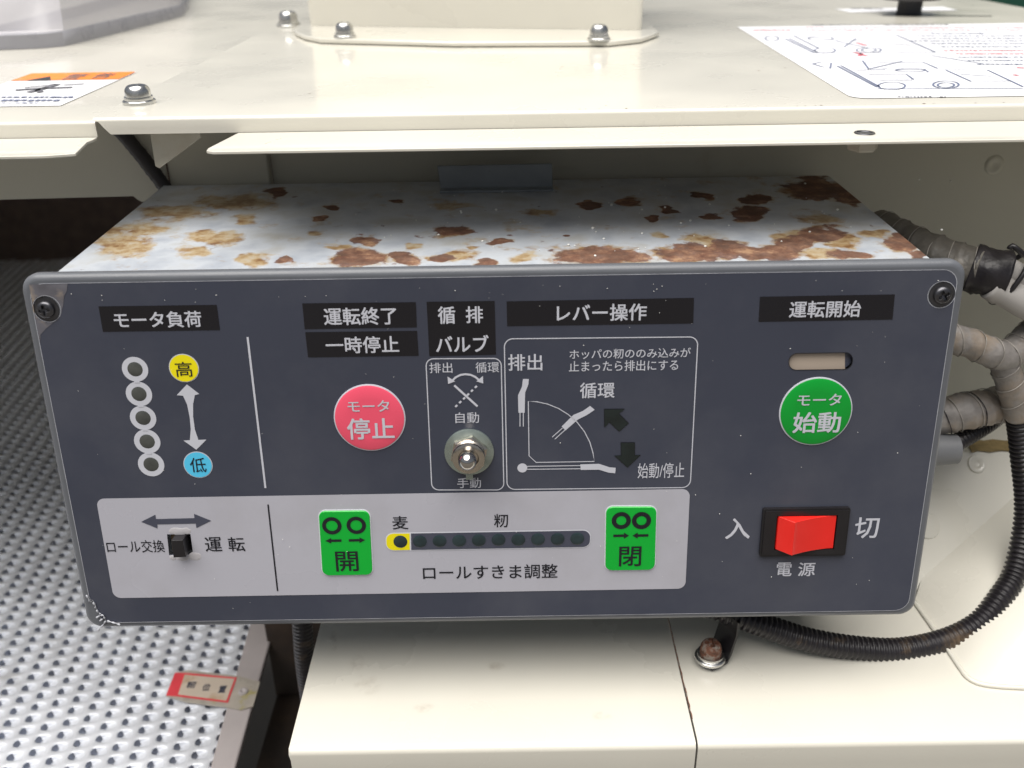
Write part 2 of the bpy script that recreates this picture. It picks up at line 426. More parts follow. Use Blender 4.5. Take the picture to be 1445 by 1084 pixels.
def ringloop(poly, w):
    """closed outline inset by w (poly counter-clockwise or clockwise around its centre)"""
    P = np.array(poly); n = len(P); out = []
    area = 0.5 * sum(P[i - 1][0] * P[i][1] - P[i][0] * P[i - 1][1] for i in range(n)); sg = 1 if area > 0 else -1
    for i in range(n):
        d = P[(i + 1) % n] - P[i - 1]; d /= np.linalg.norm(d); out.append(tuple(P[i] + sg * w * np.array([-d[1], d[0]])))
    return out
def crosshead(fr, c, r, h, cross, depth, nr=14, na=64, h0=0.0, flatness=2.2):
    """domed screw head with a sunk cross recess"""
    V, F = [], []
    for i in range(nr + 1):
        q = i / nr
        for k in range(na):
            a = 2 * math.pi * (k + 0.5) / na; u, v = r * q * math.cos(a), r * q * math.sin(a)
            z = h0 + h * (1 - 0.12 * q * q - 0.42 * q ** 7)
            au, av = abs(u) / r, abs(v) / r
            inn = (au < cross * 0.30 and av < cross) or (av < cross * 0.30 and au < cross)
            if inn: z -= depth * (1 - 0.55 * max(au, av) / cross)
            V.append(fr.P(c[0] + u, c[1] + v, z))
    for k in range(na):
        a = 2 * math.pi * (k + 0.5) / na; V.append(fr.P(c[0] + r * math.cos(a), c[1] + r * math.sin(a), h0))
    for i in range(nr + 1):
        for k in range(na):
            F.append((i * na + k, (i + 1) * na + k, (i + 1) * na + (k + 1) % na, i * na + (k + 1) % na))
    return V, F
def bolt(parent, base, rw=0.0072, rh=0.0056, hh=0.0052, m1=None, m2=None, name='bolt', twist=0.0):
    ca, sa = math.cos(twist), math.sin(twist)
    fr = Frame(base, (ca, sa, 0), (-sa, ca, 0))
    b = obj(name, *crosshead(fr, (0, 0), rh, hh, 0.62, 0.0026, h0=0.0032), m1 or M_zinc, parent, True, 35)
    w = merge([lathe([(rw, 0), (rw, 0.0013), (rw - .0003, 0.0016), (rh * .5, 0.0016)], fr),
               lathe([(rw * .86, 0.0016), (rw * .88, 0.0022), (rw * .86, 0.0032), (rh * .5, 0.0033)], fr)])
    obj('washer', *w, m2 or M_zinc, b, True, 35)
    return b

# ================================================================== the setting
g = 60.0
o = obj('ground', [(-g, -g, -Z0), (g, -g, -Z0), (g, g, -Z0), (-g, g, -Z0)], [(0, 1, 2, 3)], M_ground)
o['kind'] = 'structure'

# ------------------------------------------------------------------ hood cover above the control box
ZH, YC, ZL, YL = 0.124, 0.0735, 0.1165, 0.0385
hood = thing('hood_cover', (0.13, 0.08, ZL), 'large ivory sheet metal hood with a bright front lip over the control box', 'machine cover')
def fold(prof, x0, x1, t, x0b=None):
    """thin folded sheet: profile of (y,z) pushed along x with thickness t; x0b = slanted start at the last point"""
    n = len(prof); P = np.array(prof); V, F = [], []
    off = []
    for i in range(n):
        d = P[min(i + 1, n - 1)] - P[max(i - 1, 0)]; d = d / np.linalg.norm(d); off.append(np.array([d[1], -d[0]]))
    for side in (0, 1):
        for j, xe in enumerate((x0, x1)):
            for i in range(n):
                q = P[i] - off[i] * t * side * FS
                xx = xe
                if j == 0 and x0b is not None and i >= n - 3: xx = x0 + (x0b - x0) * (i - (n - 4)) / 3
                V.append((xx, q[0], q[1]))
    I = lambda s, j, i: s * 2 * n + j * n + i
    for i in range(n - 1):
        F.append((I(0, 0, i), I(0, 1, i), I(0, 1, i + 1), I(0, 0, i + 1)))
        F.append((I(1, 0, i), I(1, 0, i + 1), I(1, 1, i + 1), I(1, 1, i)))
        F.append((I(0, 0, i), I(0, 0, i + 1), I(1, 0, i + 1), I(1, 0, i)))
        F.append((I(0, 1, i), I(1, 1, i), I(1, 1, i + 1), I(0, 1, i + 1)))
    for i in (0, n - 1):
        F.append((I(0, 0, i), I(1, 0, i), I(1, 1, i), I(0, 1, i)))
    return V, F
FS = 1.0
def arc(cy, cz, r, a0, a1, n=5): return [(cy + r * math.cos(rad(a0 + (a1 - a0) * k / n)), cz + r * math.sin(rad(a0 + (a1 - a0) * k / n))) for k in range(n + 1)]
XS, XE = -0.1683, 0.421
b0 = 0.0016
prof = [(1.0, ZH), (0.6, ZH), (0.3, ZH), (0.12, ZH)] + arc(YC + b0, ZH - b0, b0, 90, 180) + [(YC, ZL + .003), (YC, ZL + .0006)]
top = obj('top_plate', *fold(prof, XS, XE, 0.0012, XS + 0.0065), M_ivory, hood, True, 30)
top['label'] = 'glossy ivory top plate with folded front edge'
# lip: a sheet pointing at the viewer with a chamfered left end
xl = on_z(297, 213, ZL)[0]
lipo = [(xl + .006, YC - .0004), (xl + .0032, YC - .0006), (xl - .0015, YL + .006), (xl - .0010, YL + .002), (xl + .002, YL), (XE, YL), (XE, YC - .0004)]
lip = bevel(obj('front_lip', *prism([(a, b, ZL + .0006) for a, b in lipo], (0, 0, -.0012)), M_ivory, hood), .0003, 2)
fz = Frame((0, 0, ZL + .0006), (1, 0, 0), (0, 1, 0))
hc = fz.px(1220, 188)
obj('bolt_hole', *lathe([(.0042, .0001), (.0040, .0004), (.0032, .0003), (.0030, .00008)], fz, hc, 24), M_screw, lip, True, 40)
nutf = Frame((hc[0], hc[1], ZL - .0006), (1, 0, 0), (0, -1, 0))
obj('weld_nut', *lathe([(.0062, 0), (.0062, .0048), (.0054, .0056), (.003, .0056)], nutf, (0, 0), 6), M_ivory_shade, lip, True, 30)
hb = on_z(197, 146, ZH)
bolt(hood, hb, twist=0.4)
rc_ = random.Random(11)
pc_ = []
for k in range(60):
    x, y = rc_.uniform(-.15, .40), YC + .01 + abs(rc_.gauss(0, .12)); r = rc_.choice((.0002, .0003, .0005)); n_ = rc_.randint(5, 8)
    if k % 3 == 0: x, y = rc_.uniform(.02, .25), YC + .0025 + rc_.uniform(0, .001)
    V, F = [(x + r * rc_.uniform(.5, 2.2) * math.cos(2 * math.pi * i / n_), y + r * rc_.uniform(.5, 1.4) * math.sin(2 * math.pi * i / n_), ZH + .00012) for i in range(n_)], [tuple(range(n_))]
    pc_.append((V, F))
ch_ = obj('paint_chips', *merge(pc_), M_rust, hood); ch_['kind'] = 'stuff'
# gusset under the hood
a = on_y(212, 192, YC + .012); b = on_y(283, 191, YC + .012); c = on_y(222, 238, YC + .012)
gs = obj('gusset', *prism([(a[0], a[1], ZH - .002), (b[0], a[1], ZH - .002), (b[0], a[1], b[2] - .001), (c[0] + .001, a[1], c[2]), (c[0] - .0008, a[1], c[2] + .001), (a[0], a[1], a[2])], (0, .0014, 0)), M_ivory_shade, hood)
bevel(gs, .0003)
# hood side skirt on the right and behind so that it stays a shell
obj('side_skirt', *boxg(XE - .0012, XE, YC, 1.0, ZH - .30, ZH - .0014), M_ivory, hood)

# large caution sheet on the hood
FH = Frame((0, 0, ZH + .0003), (1, 0, 0), (0, 1, 0))
q = [FH.px(1040, 38), FH.px(1213, 139), (0.3995, FH.px(1330, 139)[1]), (0.3995, FH.px(1240, 36)[1])]
q[1] = (q[1][0] - .003, q[1][1]); q[2] = (q[2][0], q[1][1])
sheet = flat('instruction_sheet', FH, [rounded(q, [.002, .008, .008, .002])], M_paper, hood, 0)
sheet['label'] = 'white printed instruction sheet with blue line drawings'
WS = .00025
def drawpx(pts, w, mt=M_blueink, par=sheet, fr=FH, n='line_drawing', ww=WS):
    flat(n, fr, [stroke([fr.px(*p) for p in pts], w)], mt, par, ww)
def s4(x, y): return (1020 + x / 3.4, 20 + y / 3.4)
D = [[(300, 120), (440, 188)], [(318, 118), (455, 186)], [(340, 105), (460, 165)], [(400, 110), (560, 128), (800, 128)], [(440, 188), (1020, 184)], [(830, 100), (1020, 184)],
     [(540, 130), (700, 165)], [(580, 160), (640, 118)], [(760, 140), (900, 150)],
     [(430, 240), (470, 232), (520, 236), (515, 262), (470, 252), (430, 240)], [(548, 250), (740, 352)], [(565, 248), (752, 350)], [(700, 290), (880, 290), (915, 315)], [(750, 318), (910, 318)],
     [(670, 225), (700, 265), (790, 262)], [(700, 265), (860, 228)], [(680, 235), (960, 232), (1030, 262)], [(820, 270), (970, 266), (985, 280)],
     [(740, 360), (1440, 358)], [(1040, 264), (1270, 270), (1440, 350)], [(1140, 290), (1290, 300)], [(1070, 270), (1190, 324), (1380, 322)], [(1000, 200), (1250, 240)], [(640, 270), (780, 268)]]
for d in D: drawpx([s4(*p) for p in d], .0010)
def oval(cx, cy, rx, ry, n=18): return [s4(cx + rx * math.cos(2 * math.pi * k / n), cy + ry * math.sin(2 * math.pi * k / n)) for k in range(n + 1)]
for args in ((490, 175, 50, 12), (700, 174, 60, 12), (700, 174, 35, 7), (810, 346, 65, 18), (1070, 340, 62, 18), (1070, 342, 40, 11), (235, 118, 32, 12), (470, 118, 60, 10), (900, 270, 70, 8)):
    drawpx(oval(*args), .0009)
for t in ([(640, 138), (690, 152)], [(630, 184), (690, 202)], [(655, 202), (665, 190)], [(1410, 258), (1445, 260)], [(1395, 292), (1415, 296)]): drawpx([s4(*p) for p in t], .0022, M_redink)
rng = random.Random(3)
def dashes(fr, x0, x1, y, mt, par, w, ww, lo=2.0, hi=7.0):
    parts = []; x = x0
    while x < x1:
        l = rng.uniform(lo, hi)
        V, F = flatg([stroke([fr.px(x, y + rng.uniform(-.3, .3)), fr.px(min(x + l, x1), y + rng.uniform(-.3, .3))], w * rng.uniform(.6, 1.1))])
        parts.append(([fr.P(a, b, ww) for a, b, _ in V], F)); x += l + rng.uniform(1.0, 3.0)
    o_ = obj('print_line', *merge(parts), mt, par)
    return o_
for (x0, x1, y, mt, w) in ((430, 1080, 52, M_greyink, .004), (400, 1440, 66, M_redink, .003), (400, 1440, 78, M_redink, .003), (150, 330, 78, M_redink, .005),
                           (1000, 1260, 94, M_blueink, .005), (930, 1440, 106, M_blueink, .003), (950, 1440, 118, M_blueink, .003), (900, 1440, 130, M_blueink, .003), (1000, 1440, 143, M_blueink, .003), (1050, 1440, 158, M_blueink, .003),
                           (1060, 1440, 176, M_redink, .003), (1120, 1440, 192, M_redink, .003), (1130, 1440, 208, M_blueink, .0026), (1180, 1440, 224, M_blueink, .0026), (1220, 1440, 242, M_blueink, .0026), (840, 1000, 398, M_greyink, .0014), (1040, 1080, 398, M_greyink, .0014)):
    a = s4(x0, y); b = s4(x1, y); dashes(FH, a[0], b[0], a[1], mt, sheet, w, WS)
# small slot plate label under the knob
q = [FH.px(1178, 13), FH.px(1200, 17.5), FH.px(1352, 14.5), FH.px(1330, 9.5)]
lab = flat('knob_label', FH, [q], M_paper, hood, 0)
dashes(FH, 1200, 1246, 12.6, M_greyink, lab, .006, WS, 8, 20)
flat('slide_slot', FH, [stroke([FH.px(1245, 21.5), FH.px(1400, 22.5)], .004)], M_screw, hood, 0)

# knob on the hood
kb = on_z(1282, 20.5, ZH)
fk = Frame(kb, (1, 0, 0), (0, 1, 0))
knob = obj('control_knob', *lathe([(.010, .0105), (.0215, .011), (.0232, .014), (.0225, .040), (.020, .044), (.008, .045)], fk, (0, 0), 32), M_knob, hood, True, 40)
knob['label'] = 'black round knob on a short stem'
obj('stem', *lathe([(.010, 0), (.009, .002), (.009, .012)], fk, (0, 0), 24), M_knob, knob, True, 40)

# feed chute on the hood
fl = [FH.px(*p) for p in ((413, 46), (417, 51), (430, 57), (452, 61.5), (640, 66.5), (860, 65.8), (905, 61), (930, 52))]
chute = thing('feed_chute', (-.02, .36, ZH), 'ivory square feed chute bolted to the hood by a thin flange', 'chute')
back = .16
ybk = max(p[1] for p in fl) + back
flo = [(p[0], p[1]) for p in fl] + [(fl[-1][0] + .004, ybk), (fl[0][0] + .004, ybk)]
bevel(obj('base_flange', *prism([(a, b, ZH + .0004) for a, b in flo], (0, 0, .0030)), M_ivory, chute), .0012, 3)
cl, cr = on_z(437, 43.5, ZH), on_z(905, 50.5, ZH)
bb = .15
wall = [(cl[0], cl[1], ZH + .0035), (cr[0], cr[1], ZH + .0035), (cr[0] + .02, cr[1] + bb, ZH + .0035), (cl[0] + .02, cl[1] + bb, ZH + .0035)]
tp = [(p[0] + (0.004 if i in (1, 2) else -0.006), p[1] + (-.006 if i < 2 else .006), ZH + .22) for i, p in enumerate(wall)]
bevel(obj('chute_wall', wall + tp, [(0, 1, 5, 4), (1, 2, 6, 5), (2, 3, 7, 6), (3, 0, 4, 7), (4, 5, 6, 7)], M_ivory, chute), .004, 3)
for p in ((487, 53), (845, 57)):
    bolt(chute, on_z(p[0], p[1], ZH + .0034), .0072, .0056, .0062)
bolt(hood, on_z(408, 37.5, ZH), .0090, .0068, .0080)

# ------------------------------------------------------------------ left cover
ZS = .1222
left = thing('side_cover', (-.33, .08, .1135), 'ivory side cover butted against the hood seam, with an orange warning sticker', 'machine cover')
yc2 = on_z(131, 171, ZS)[1]
zl2 = on_y(137, 195.5, yc2)[2]
prof = [(1.0, ZS), (0.6, ZS), (0.3, ZS), (0.12, ZS)] + arc(yc2 + b0, ZS - b0, b0, 90, 180) + [(yc2, zl2 + .003), (yc2, zl2 + .0006)]
xr = XS - .0006
obj('top_plate', *fold(prof, -.80, xr, 0.0012), M_ivory, left, True, 30)
e1 = on_z(95, 219.5, zl2); e2 = on_z(60, 222, zl2)
lipo = [(-.80, e2[1]), (e2[0], e2[1]), (e1[0], e1[1]), (e1[0] + .003, e1[1] + .001), (xr - .001, yc2 - .009), (xr - .0002, yc2 - .006), (xr, yc2 - .0004), (-.80, yc2 - .0004)]
bevel(obj('front_lip', *prism([(a, b, zl2 + .0006) for a, b in lipo], (0, 0, -.0012)), M_ivory, left), .0003, 2)
obj('side_skirt', *boxg(-.80, -.7988, .04, 1.0, -.45, ZS - .0014), M_ivory, left)  # added side sheet out of view, blocks light from the left
obj('added_back_sheet', *boxg(-.7986, -.10, .998, 1.0, -.45, ZS - .0014), mat('shade brown sheet', (0.14, 0.10, 0.085), 0.7, var=0.3, vscale=60), left)  # added sheet behind the tray; its brown stands in for deep shade
FL = Frame((0, 0, ZS + .0003), (1, 0, 0), (0, 1, 0))
A, B = FL.px(193, 101.5), FL.px(88, 148)
A2 = FL.px(48, 107.5)
wst = A[0] - A2[0]
yb = B[1] - .002
st = flat('warning_label', FL, [[(A[0] - .058, yb), (A[0], yb), (A[0], A[1]), (A[0] - .058, A[1])]], M_paper, left, 0)
st['label'] = 'white warning sticker with an orange band'
band = A[1] - .026
flat('orange_band', FL, [[(A[0] - .058 + .0004, band), (A[0] - .0004, band), (A[0] - .0004, A[1] - .0006), (A[0] - .058 + .0004, A[1] - .0006)]], M_orange, st, .0002)
flat('warning_triangle', FL, [[FL.px(38, 114.6), FL.px(72, 113.8), FL.px(71, 108.8)]], M_ink, st, .0004)
text(FL, '警', (93, 105.5, 120, 112.8), M_greyink, st, .0004, .0)
text(FL, '告', (135, 104.2, 160, 111.5), M_greyink, st, .0004, .0)
for pts, w in (([(22, 128), (60, 125.5), (102, 124)], .0035), ([(35, 124.5), (80, 120)], .002), ([(40, 131), (54, 128), (60, 126), (82, 119.5)], .004), ([(90, 120.7), (105, 120), (119, 119)], .002), ([(52, 127), (58, 131)], .003)):
    drawpx(pts, w, M_greyink, st, FL, 'pictogram', .0004)
for y, x1 in ((138, 106), (142.5, 95), (146, 70)): dashes(FL, 2, x1 - (y - 136) * 1.2, y, M_blueink, st, .0035 if y < 145 else .0014, .0004, 5, 9)
def outline(fr, poly, w, mt, par, ww): flat('border_line', fr, [poly, ringloop(poly, w)], mt, par, ww)
# clear cover
cb = [FL.px(*p) for p in ((-60, 73), (0, 70.5), (60, 68), (92, 65), (120, 58.5), (190, 41), (240, 28.5), (258, 23), (266, 12), (268, -6))]
ct = thing('clear_cover', (cb[3][0] - .05, cb[3][1] + .1, ZS), 'smoky clear plastic cover with a thick rounded rim, on the side cover', 'cover')
yb2 = .72
ol = [np.array(p) for p in cb] + [np.array((cb[-1][0] + .01, yb2)), np.array((cb[0][0] - .02, yb2))]
cen = np.mean(ol, 0)
def ins(k): return [cen + (p - cen) * k for p in ol]
def ring3(sections):
    V, F = [], []
    n = len(ol)
    for k, z in sections:
        V += [(p[0], p[1], z) for p in ins(k)]
    for i in range(len(sections) - 1):
        for j in range(n): F.append((i * n + j, i * n + (j + 1) % n, (i + 1) * n + (j + 1) % n, (i + 1) * n + j))
    return V, F, n
M_rim = mat('grey plastic rim', (0.30, 0.30, 0.33), 0.3, var=0.06, vscale=60)
V, F, n = ring3([(1.0, ZS + .0004), (1.0, ZS + .009), (.985, ZS + .0098), (.975, ZS + .0090)]); obj('rim', V, F, M_rim, ct, True, 40)
V, F, n = ring3([(.985, ZS + .0099), (.975, ZS + .011), (.94, ZS + .035), (.90, ZS + .042), (.80, ZS + .044)]); F.append(tuple(4 * n + j for j in range(n))); obj('dome', V, F, M_clear, ct, True, 40)

# panel hanging under the side cover
yp = .1545
a, b, c = on_y(0, 282, yp), on_y(188, 277, yp), on_y(200, 285, yp)
xr2 = on_y(238, 262, yp)[0]
hp = [(-.798, yp, ZS - .0014), (-.798, yp, a[2] - .001), (a[0], yp, a[2]), (b[0], yp, b[2]), (b[0] + .002, yp, c[2] + .001), (c[0], yp, c[2]), (xr2, yp, c[2] - .001), (xr2, yp, ZS - .0014)]
o = bevel(obj('hanging_panel', *prism(hp, (0, .0014, 0)), M_ivory_shade), .0003)
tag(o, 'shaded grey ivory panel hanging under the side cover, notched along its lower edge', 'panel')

# rear wall behind the control box
xst = on_y(378, 230, .152)[0]
rw = thing('rear_wall', (.2, .16, -.12), 'stained ivory sheet wall standing behind the control box', 'panel')
bevel(obj('wall_sheet', *boxg(xr2 + .0015, xst, .1525, .1600, -.075, ZH - .0016), M_ivory_shade, rw), .0015)
obj('wall_sheet', *boxg(xst + .0003, .60, .1580, .1600, -.1185, ZH - .0016), M_ivory_shade, rw)
fy = Frame((0, .1580, 0), (1, 0, 0), (0, 0, 1))
obj('rivet_dimple', *lathe([(.0052, 0), (.0046, .0008), (.0030, .0009), (.0018, .0002), (.0012, .00005)], fy, fy.px(1403, 233), 24), M_ivory_shade, rw, True, 50)

# slanted housing at the right
hz, hy = -.062, .10
yw = .1578
pu_pt, pu_n = (0, hy, hz), np.cross((1, 0, 0), (0, -.862, -1.0))
hs_ = thing('side_housing', (.26, .06, -.12), 'pale ivory pressed housing with a sloping front, beside the control box', 'housing')
XR = .60
slope = lambda z: hy + (z - hz) * .862
corner = on_z(1288, 843, -.1198)
cr1 = on_plane(1436, 697, pu_pt, pu_n); cr0 = on_plane(1300, 817, pu_pt, pu_n)
dirc = cr1 - cr0
cE = cr0 + dirc * ((hz - .0005 - cr0[2]) / dirc[2])
bl = [on_z(x, y, -.1196) for x, y in ((1290, 850), (1325, 900), (1356, 946), (1366, 958), (1382, 966), (1410, 970), (1445, 972), (1500, 975))]
V = [(.165, slope(-.13), -.13), (.165, hy, hz), tuple(cE), tuple(cr1), tuple(cr0), (corner[0], slope(-.1196), -.1196), (corner[0] - .004, slope(-.13), -.13)]
ledge = [(.165, hy, hz), (.165, yw, hz), (XR, yw, hz), (XR, hy, hz), tuple(cE)]
k0 = len(V)
Vall = V + ledge[1:4]
Fall = [(0, 6, 5, 4, 3, 2, 1), (1, 2, k0 + 2, k0 + 1, k0)]
obj('upper_face', Vall, Fall, M_ivory, hs_)
# lower sloping face: between the crease and the foot line on the shelf
low = [np.array(p) for p in bl]
crs = [cr0 + (cE - cr0) * t for t in np.linspace(0, 1, len(low))]
Vl, Fl = [], []
nL = len(low); nS = 8
for i in range(nL):
    for j in range(nS + 1):
        t = j / nS
        p = crs[i] * (1 - t) + low[i] * t
        p = p + np.array([0, 0, 1]) * (-.002 * math.sin(math.pi * t))
        Vl.append(p)
for i in range(nL - 1):
    for j in range(nS):
        Fl.append((i * (nS + 1) + j, i * (nS + 1) + j + 1, (i + 1) * (nS + 1) + j + 1, (i + 1) * (nS + 1) + j))
obj('lower_face', Vl, Fl, M_ivory, hs_, True, 50)
obj('end_face', [tuple(cE), (XR, hy, hz), (XR, low[-1][1], -.1196), tuple(low[-1])], [(0, 1, 2, 3)], M_ivory, hs_)
V, F = tube([p + np.array([0, 0, .0006]) for p in low], lambda s, a_, L: .0011, 8, .002); obj('foot_hem', V, F, M_ivory, hs_, True)
fu = Frame((0, hy, hz), (1, 0, 0), np.array([0, .862, 1.0]) / np.linalg.norm([.862, 1.0]))
obj('rivet_dimple', *lathe([(.0050, 0), (.0046, .0012), (.0030, .0014), (.0016, .0003), (.001, .0001)], fu, fu.px(1378, 655), 24), M_ivory, hs_, True, 50)
obj('rivet_dimple', *lathe([(.0070, 0), (.0066, .0010), (.0050, .0014), (.001, .0014)], fu, fu.px(1308, 742), 24), M_ivory, hs_, True, 50)
fr_l = Frame((0, 0, hz), (1, 0, 0), (0, 1, 0))
gl = [fr_l.px(*p) for p in ((1365, 626), (1372, 622), (1388, 624), (1400, 622), (1418, 624), (1440, 622), (1450, 634), (1432, 639), (1415, 636.5), (1398, 639), (1380, 637), (1371, 640))]
flat('glue_residue', fr_l, [gl], M_caulk, hs_, .0003, .0007)

# ------------------------------------------------------------------ lower covers (shelf)
ZT = -.12
xs0 = -.0912; xm = .0833; yf = -.0420
def shelf(name, x0, x1, label):
    t = thing(name, ((x0 + x1) / 2, 0, ZT - .06), label, 'machine cover', None)
    pr = [(.155, ZT), (.08, ZT), (.02, ZT), (-.02, ZT)] + arc(yf + .003, ZT - .003, .003, 90, 180) + [(yf, ZT - .012), (yf - .0005, ZT - .06)]
    obj('cover_sheet', *fold(pr, x0, x1, .0014), M_ivory, t, True, 40)
    return t
FS = 1.0
sh1 = shelf('lower_cover', xs0, xm - .0005, 'ivory lower cover with faint brown stains, below the left half of the control box')
sh2 = shelf('lower_cover', xm + .0004, .62, 'ivory lower cover carrying the rusty clamp bolt, below the black conduit loop')
# left side wall of the first cover, folded down
bevel(obj('side_flange', *prism([(xs0 - .0008, .155, ZT - .0006), (xs0 - .0008, yf + .002, ZT - .0006), (xs0 - .0008, yf + .0005, ZT - .003), (xs0 + .006, yf + .004, ZT - .06), (xs0 + .006, .155, ZT - .06)], (.0010, 0, 0)), M_ivory, sh1), .0003)
fsh = Frame((0, 0, ZT), (1, 0, 0), (0, 1, 0))
# rusty seam
sp = [fsh.px(942 + (977 - 942) * t, 869 + (1015 - 869) * t) for t in np.linspace(0, 1, 24)]
sp = [(p[0] + random.uniform(-.0002, .0002), p[1]) for p in sp]
flat('rusty_seam', fsh, [stroke(sp, .0005)], M_rust, sh2, .0002)

M_stain = bpy.data.materials.new('faint brown stain'); M_stain.use_nodes = True
_N, _L = M_stain.node_tree.nodes, M_stain.node_tree.links
_b = _N['Principled BSDF']; _b.inputs['Base Color'].default_value = (0.30, 0.19, 0.09, 1); _b.inputs['Roughness'].default_value = 0.5
_n = _N.new('ShaderNodeTexNoise'); _n.inputs['Scale'].default_value = 190; _n.inputs['Detail'].default_value = 8
_g = _N.new('ShaderNodeAttribute'); _g.attribute_name = 'soft'
_m = _N.new('ShaderNodeMath'); _m.operation = 'MULTIPLY'
_r = _N.new('ShaderNodeMapRange'); _r.inputs['From Min'].default_value = .42; _r.inputs['From Max'].default_value = .72; _r.inputs['To Max'].default_value = .22
_L.new(_n.outputs['Fac'], _r.inputs['Value']); _L.new(_r.outputs[0], _m.inputs[0]); _L.new(_g.outputs['Fac'], _m.inputs[1]); _L.new(_m.outputs[0], _b.inputs['Alpha'])
_t = _N.new('ShaderNodeTexCoord'); _L.new(_t.outputs['Object'], _n.inputs['Vector'])
for (x, y, rx, ry) in ((518, 966, 17, 12), (470, 908, 5, 14), (505, 935, 9, 9), (600, 1000, 14, 6), (700, 940, 10, 5), (850, 1010, 12, 5)):
    V, F, A_ = [tuple(on_z(x, y, ZT + .00012))], [], [1.0]
    for q in (.5, 1.0):
        for k in range(16):
            V.append(tuple(on_z(x + rx * q * 1.4 * math.cos(k * math.pi / 8), y + ry * q * 1.4 * math.sin(k * math.pi / 8), ZT + .00012))); A_.append(.75 if q < 1 else 0)
    F = [(0, 1 + k, 1 + (k + 1) % 16) for k in range(16)] + [(1 + k, 17 + k, 17 + (k + 1) % 16, 1 + (k + 1) % 16) for k in range(16)]
    o = obj('stain', V, F, M_stain, sh1)
    at_ = o.data.attributes.new('soft', 'FLOAT', 'POINT'); at_.data.foreach_set('value', A_)
# ------------------------------------------------------------------ dark frame at the left, below the covers
fr_ = thing('machine_frame', (-.13, .1, -.42), 'dark brown machine frame in the gap beside the dimpled tray', 'machine frame')
obj('inner_plate', *boxg(-.0850, -.0830, -.06, .30, -.42, ZT - .062), M_dark, fr_)
obj('bottom_plate', *boxg(-.165, -.0852, -.10, .60, -.42, -.30), M_dark, fr_)
obj('back_plate', *boxg(-.165, -.0800, .170, .180, -.298, -.02), M_dark, fr_)
obj('cross_member', *boxg(-.160, -.0852, .30, .33, -.298, -.12), M_dark, fr_)

# ------------------------------------------------------------------ dimpled tray
ZTR = -.25
P0 = on_z(20, 960, ZTR)[:2]
av = on_z(48.9, 954.6, ZTR)[:2] - P0
bv = on_z(28.1, 944.7, ZTR)[:2] - P0
sL0, sL1 = on_z(353, 881, ZTR), on_z(297, 1084, ZTR)
sR0, sR1 = on_z(389, 881, ZTR), on_z(333, 1084, ZTR)
tray = thing('separator_tray', (-.4, .4, ZTR - .03), 'shiny dimpled steel separator tray sloping away under the side cover', 'tray')
def xedge(y): return sL0[0] + (sL1[0] - sL0[0]) * (y - sL0[1]) / (sL1[1] - sL0[1])
NB = 24
bd_, ov_ = [], []
for k in range(NB):
    e, f = divmod(k, 6); t = f / 6 - .5
    q = ((t, -.5), (.5, t), (-t, .5), (-.5, -t))[e]
    bd_.append(q)
    a_ = math.atan2(q[1] / .30, q[0] / .39); c_, s_ = math.cos(a_), math.sin(a_); ex = 2 / 2.7
    ov_.append((.39 * math.copysign(abs(c_) ** ex, c_), .30 * math.copysign(abs(s_) ** ex, s_)))
bd_, ov_ = np.array(bd_), np.array(ov_)
def depth(x): return .0010 + .0060 * np.clip(.5 - .5 * x / .36, 0, 1) ** 2.6
rings_ = [(bd_, 0 * bd_[:, 0]), (ov_ * 1.10, 0 * bd_[:, 0]), (ov_, 0 * bd_[:, 0] - .00025), (ov_ * .95, -.40 * depth(ov_[:, 0])), (ov_ * np.where(ov_[:, :1] < -.15, .62, .82), -.92 * depth(ov_[:, 0] * .82)), (ov_ * .45, -depth(ov_[:, 0] * .45))]
cellv = np.concatenate([np.column_stack([p, z]) for p, z in rings_] + [np.array([[0, 0, -depth(np.array(0.0))]])])
open_ = lambda i, k: i in (2, 3) and (ov_[k, 0] + ov_[(k + 1) % NB, 0]) / 2 < -.20
cellf = [(i * NB + k, i * NB + (k + 1) % NB, (i + 1) * NB + (k + 1) % NB, (i + 1) * NB + k) for i in range(5) for k in range(NB) if not open_(i, k)]
cellf += [(5 * NB + k, 5 * NB + (k + 1) % NB, 6 * NB) for k in range(NB)]
cells = []
for i in range(-70, 60):
    for j in range(-40, 140):
        c = P0 + av * i + bv * j
        if -.05 < c[1] < .99 and c[0] < xedge(c[1]) + .008 and c[0] > max(-.795, -(.335 + .50 * (c[1] - .05))): cells.append(c)
VV, FF = [], []
trng = np.random.RandomState(5)
for n_, c in enumerate(cells):
    w_ = cellv.copy(); w_[NB:, 2] *= trng.uniform(.75, 1.15); w_[NB:, 0] += trng.uniform(-.012, .012); w_[NB:, 1] += trng.uniform(-.012, .012)
    p = c + w_[:, :1] * av + w_[:, 1:2] * bv
    p[NB:] = c + np.column_stack([w_[NB:, 0] * .0122, w_[NB:, 1] * .0104])
    VV.append(np.column_stack([p, ZTR + w_[:, 2]]))
    FF += [tuple(i + n_ * len(cellv) for i in f) for f in cellf]
VV = np.concatenate(VV)
dm = obj('dimpled_sheet', VV, FF, M_tray, tray, True)
dm['kind'] = 'stuff'
obj('added_under_sheet', *boxg(-.797, -.176, -.06, .99, ZTR - .012, ZTR - .0085), M_tray, tray)  # added sheet below the dimple openings, sets their dark tone
# edge strip
y0, y1 = -.10, 1.0
xe1 = lambda y: sR0[0] + (sR1[0] - sR0[0]) * (y - sR0[1]) / (sR1[1] - sR0[1])
st_ = obj('edge_strip', *prism([(xedge(y0), y0, ZTR + .0015), (xe1(y0), y0, ZTR + .0015), (xe1(y1), y1, ZTR + .0015), (xedge(y1), y1, ZTR + .0015)], (0, 0, -.005)), M_strip, tray)
bevel(st_, .0015, 2)
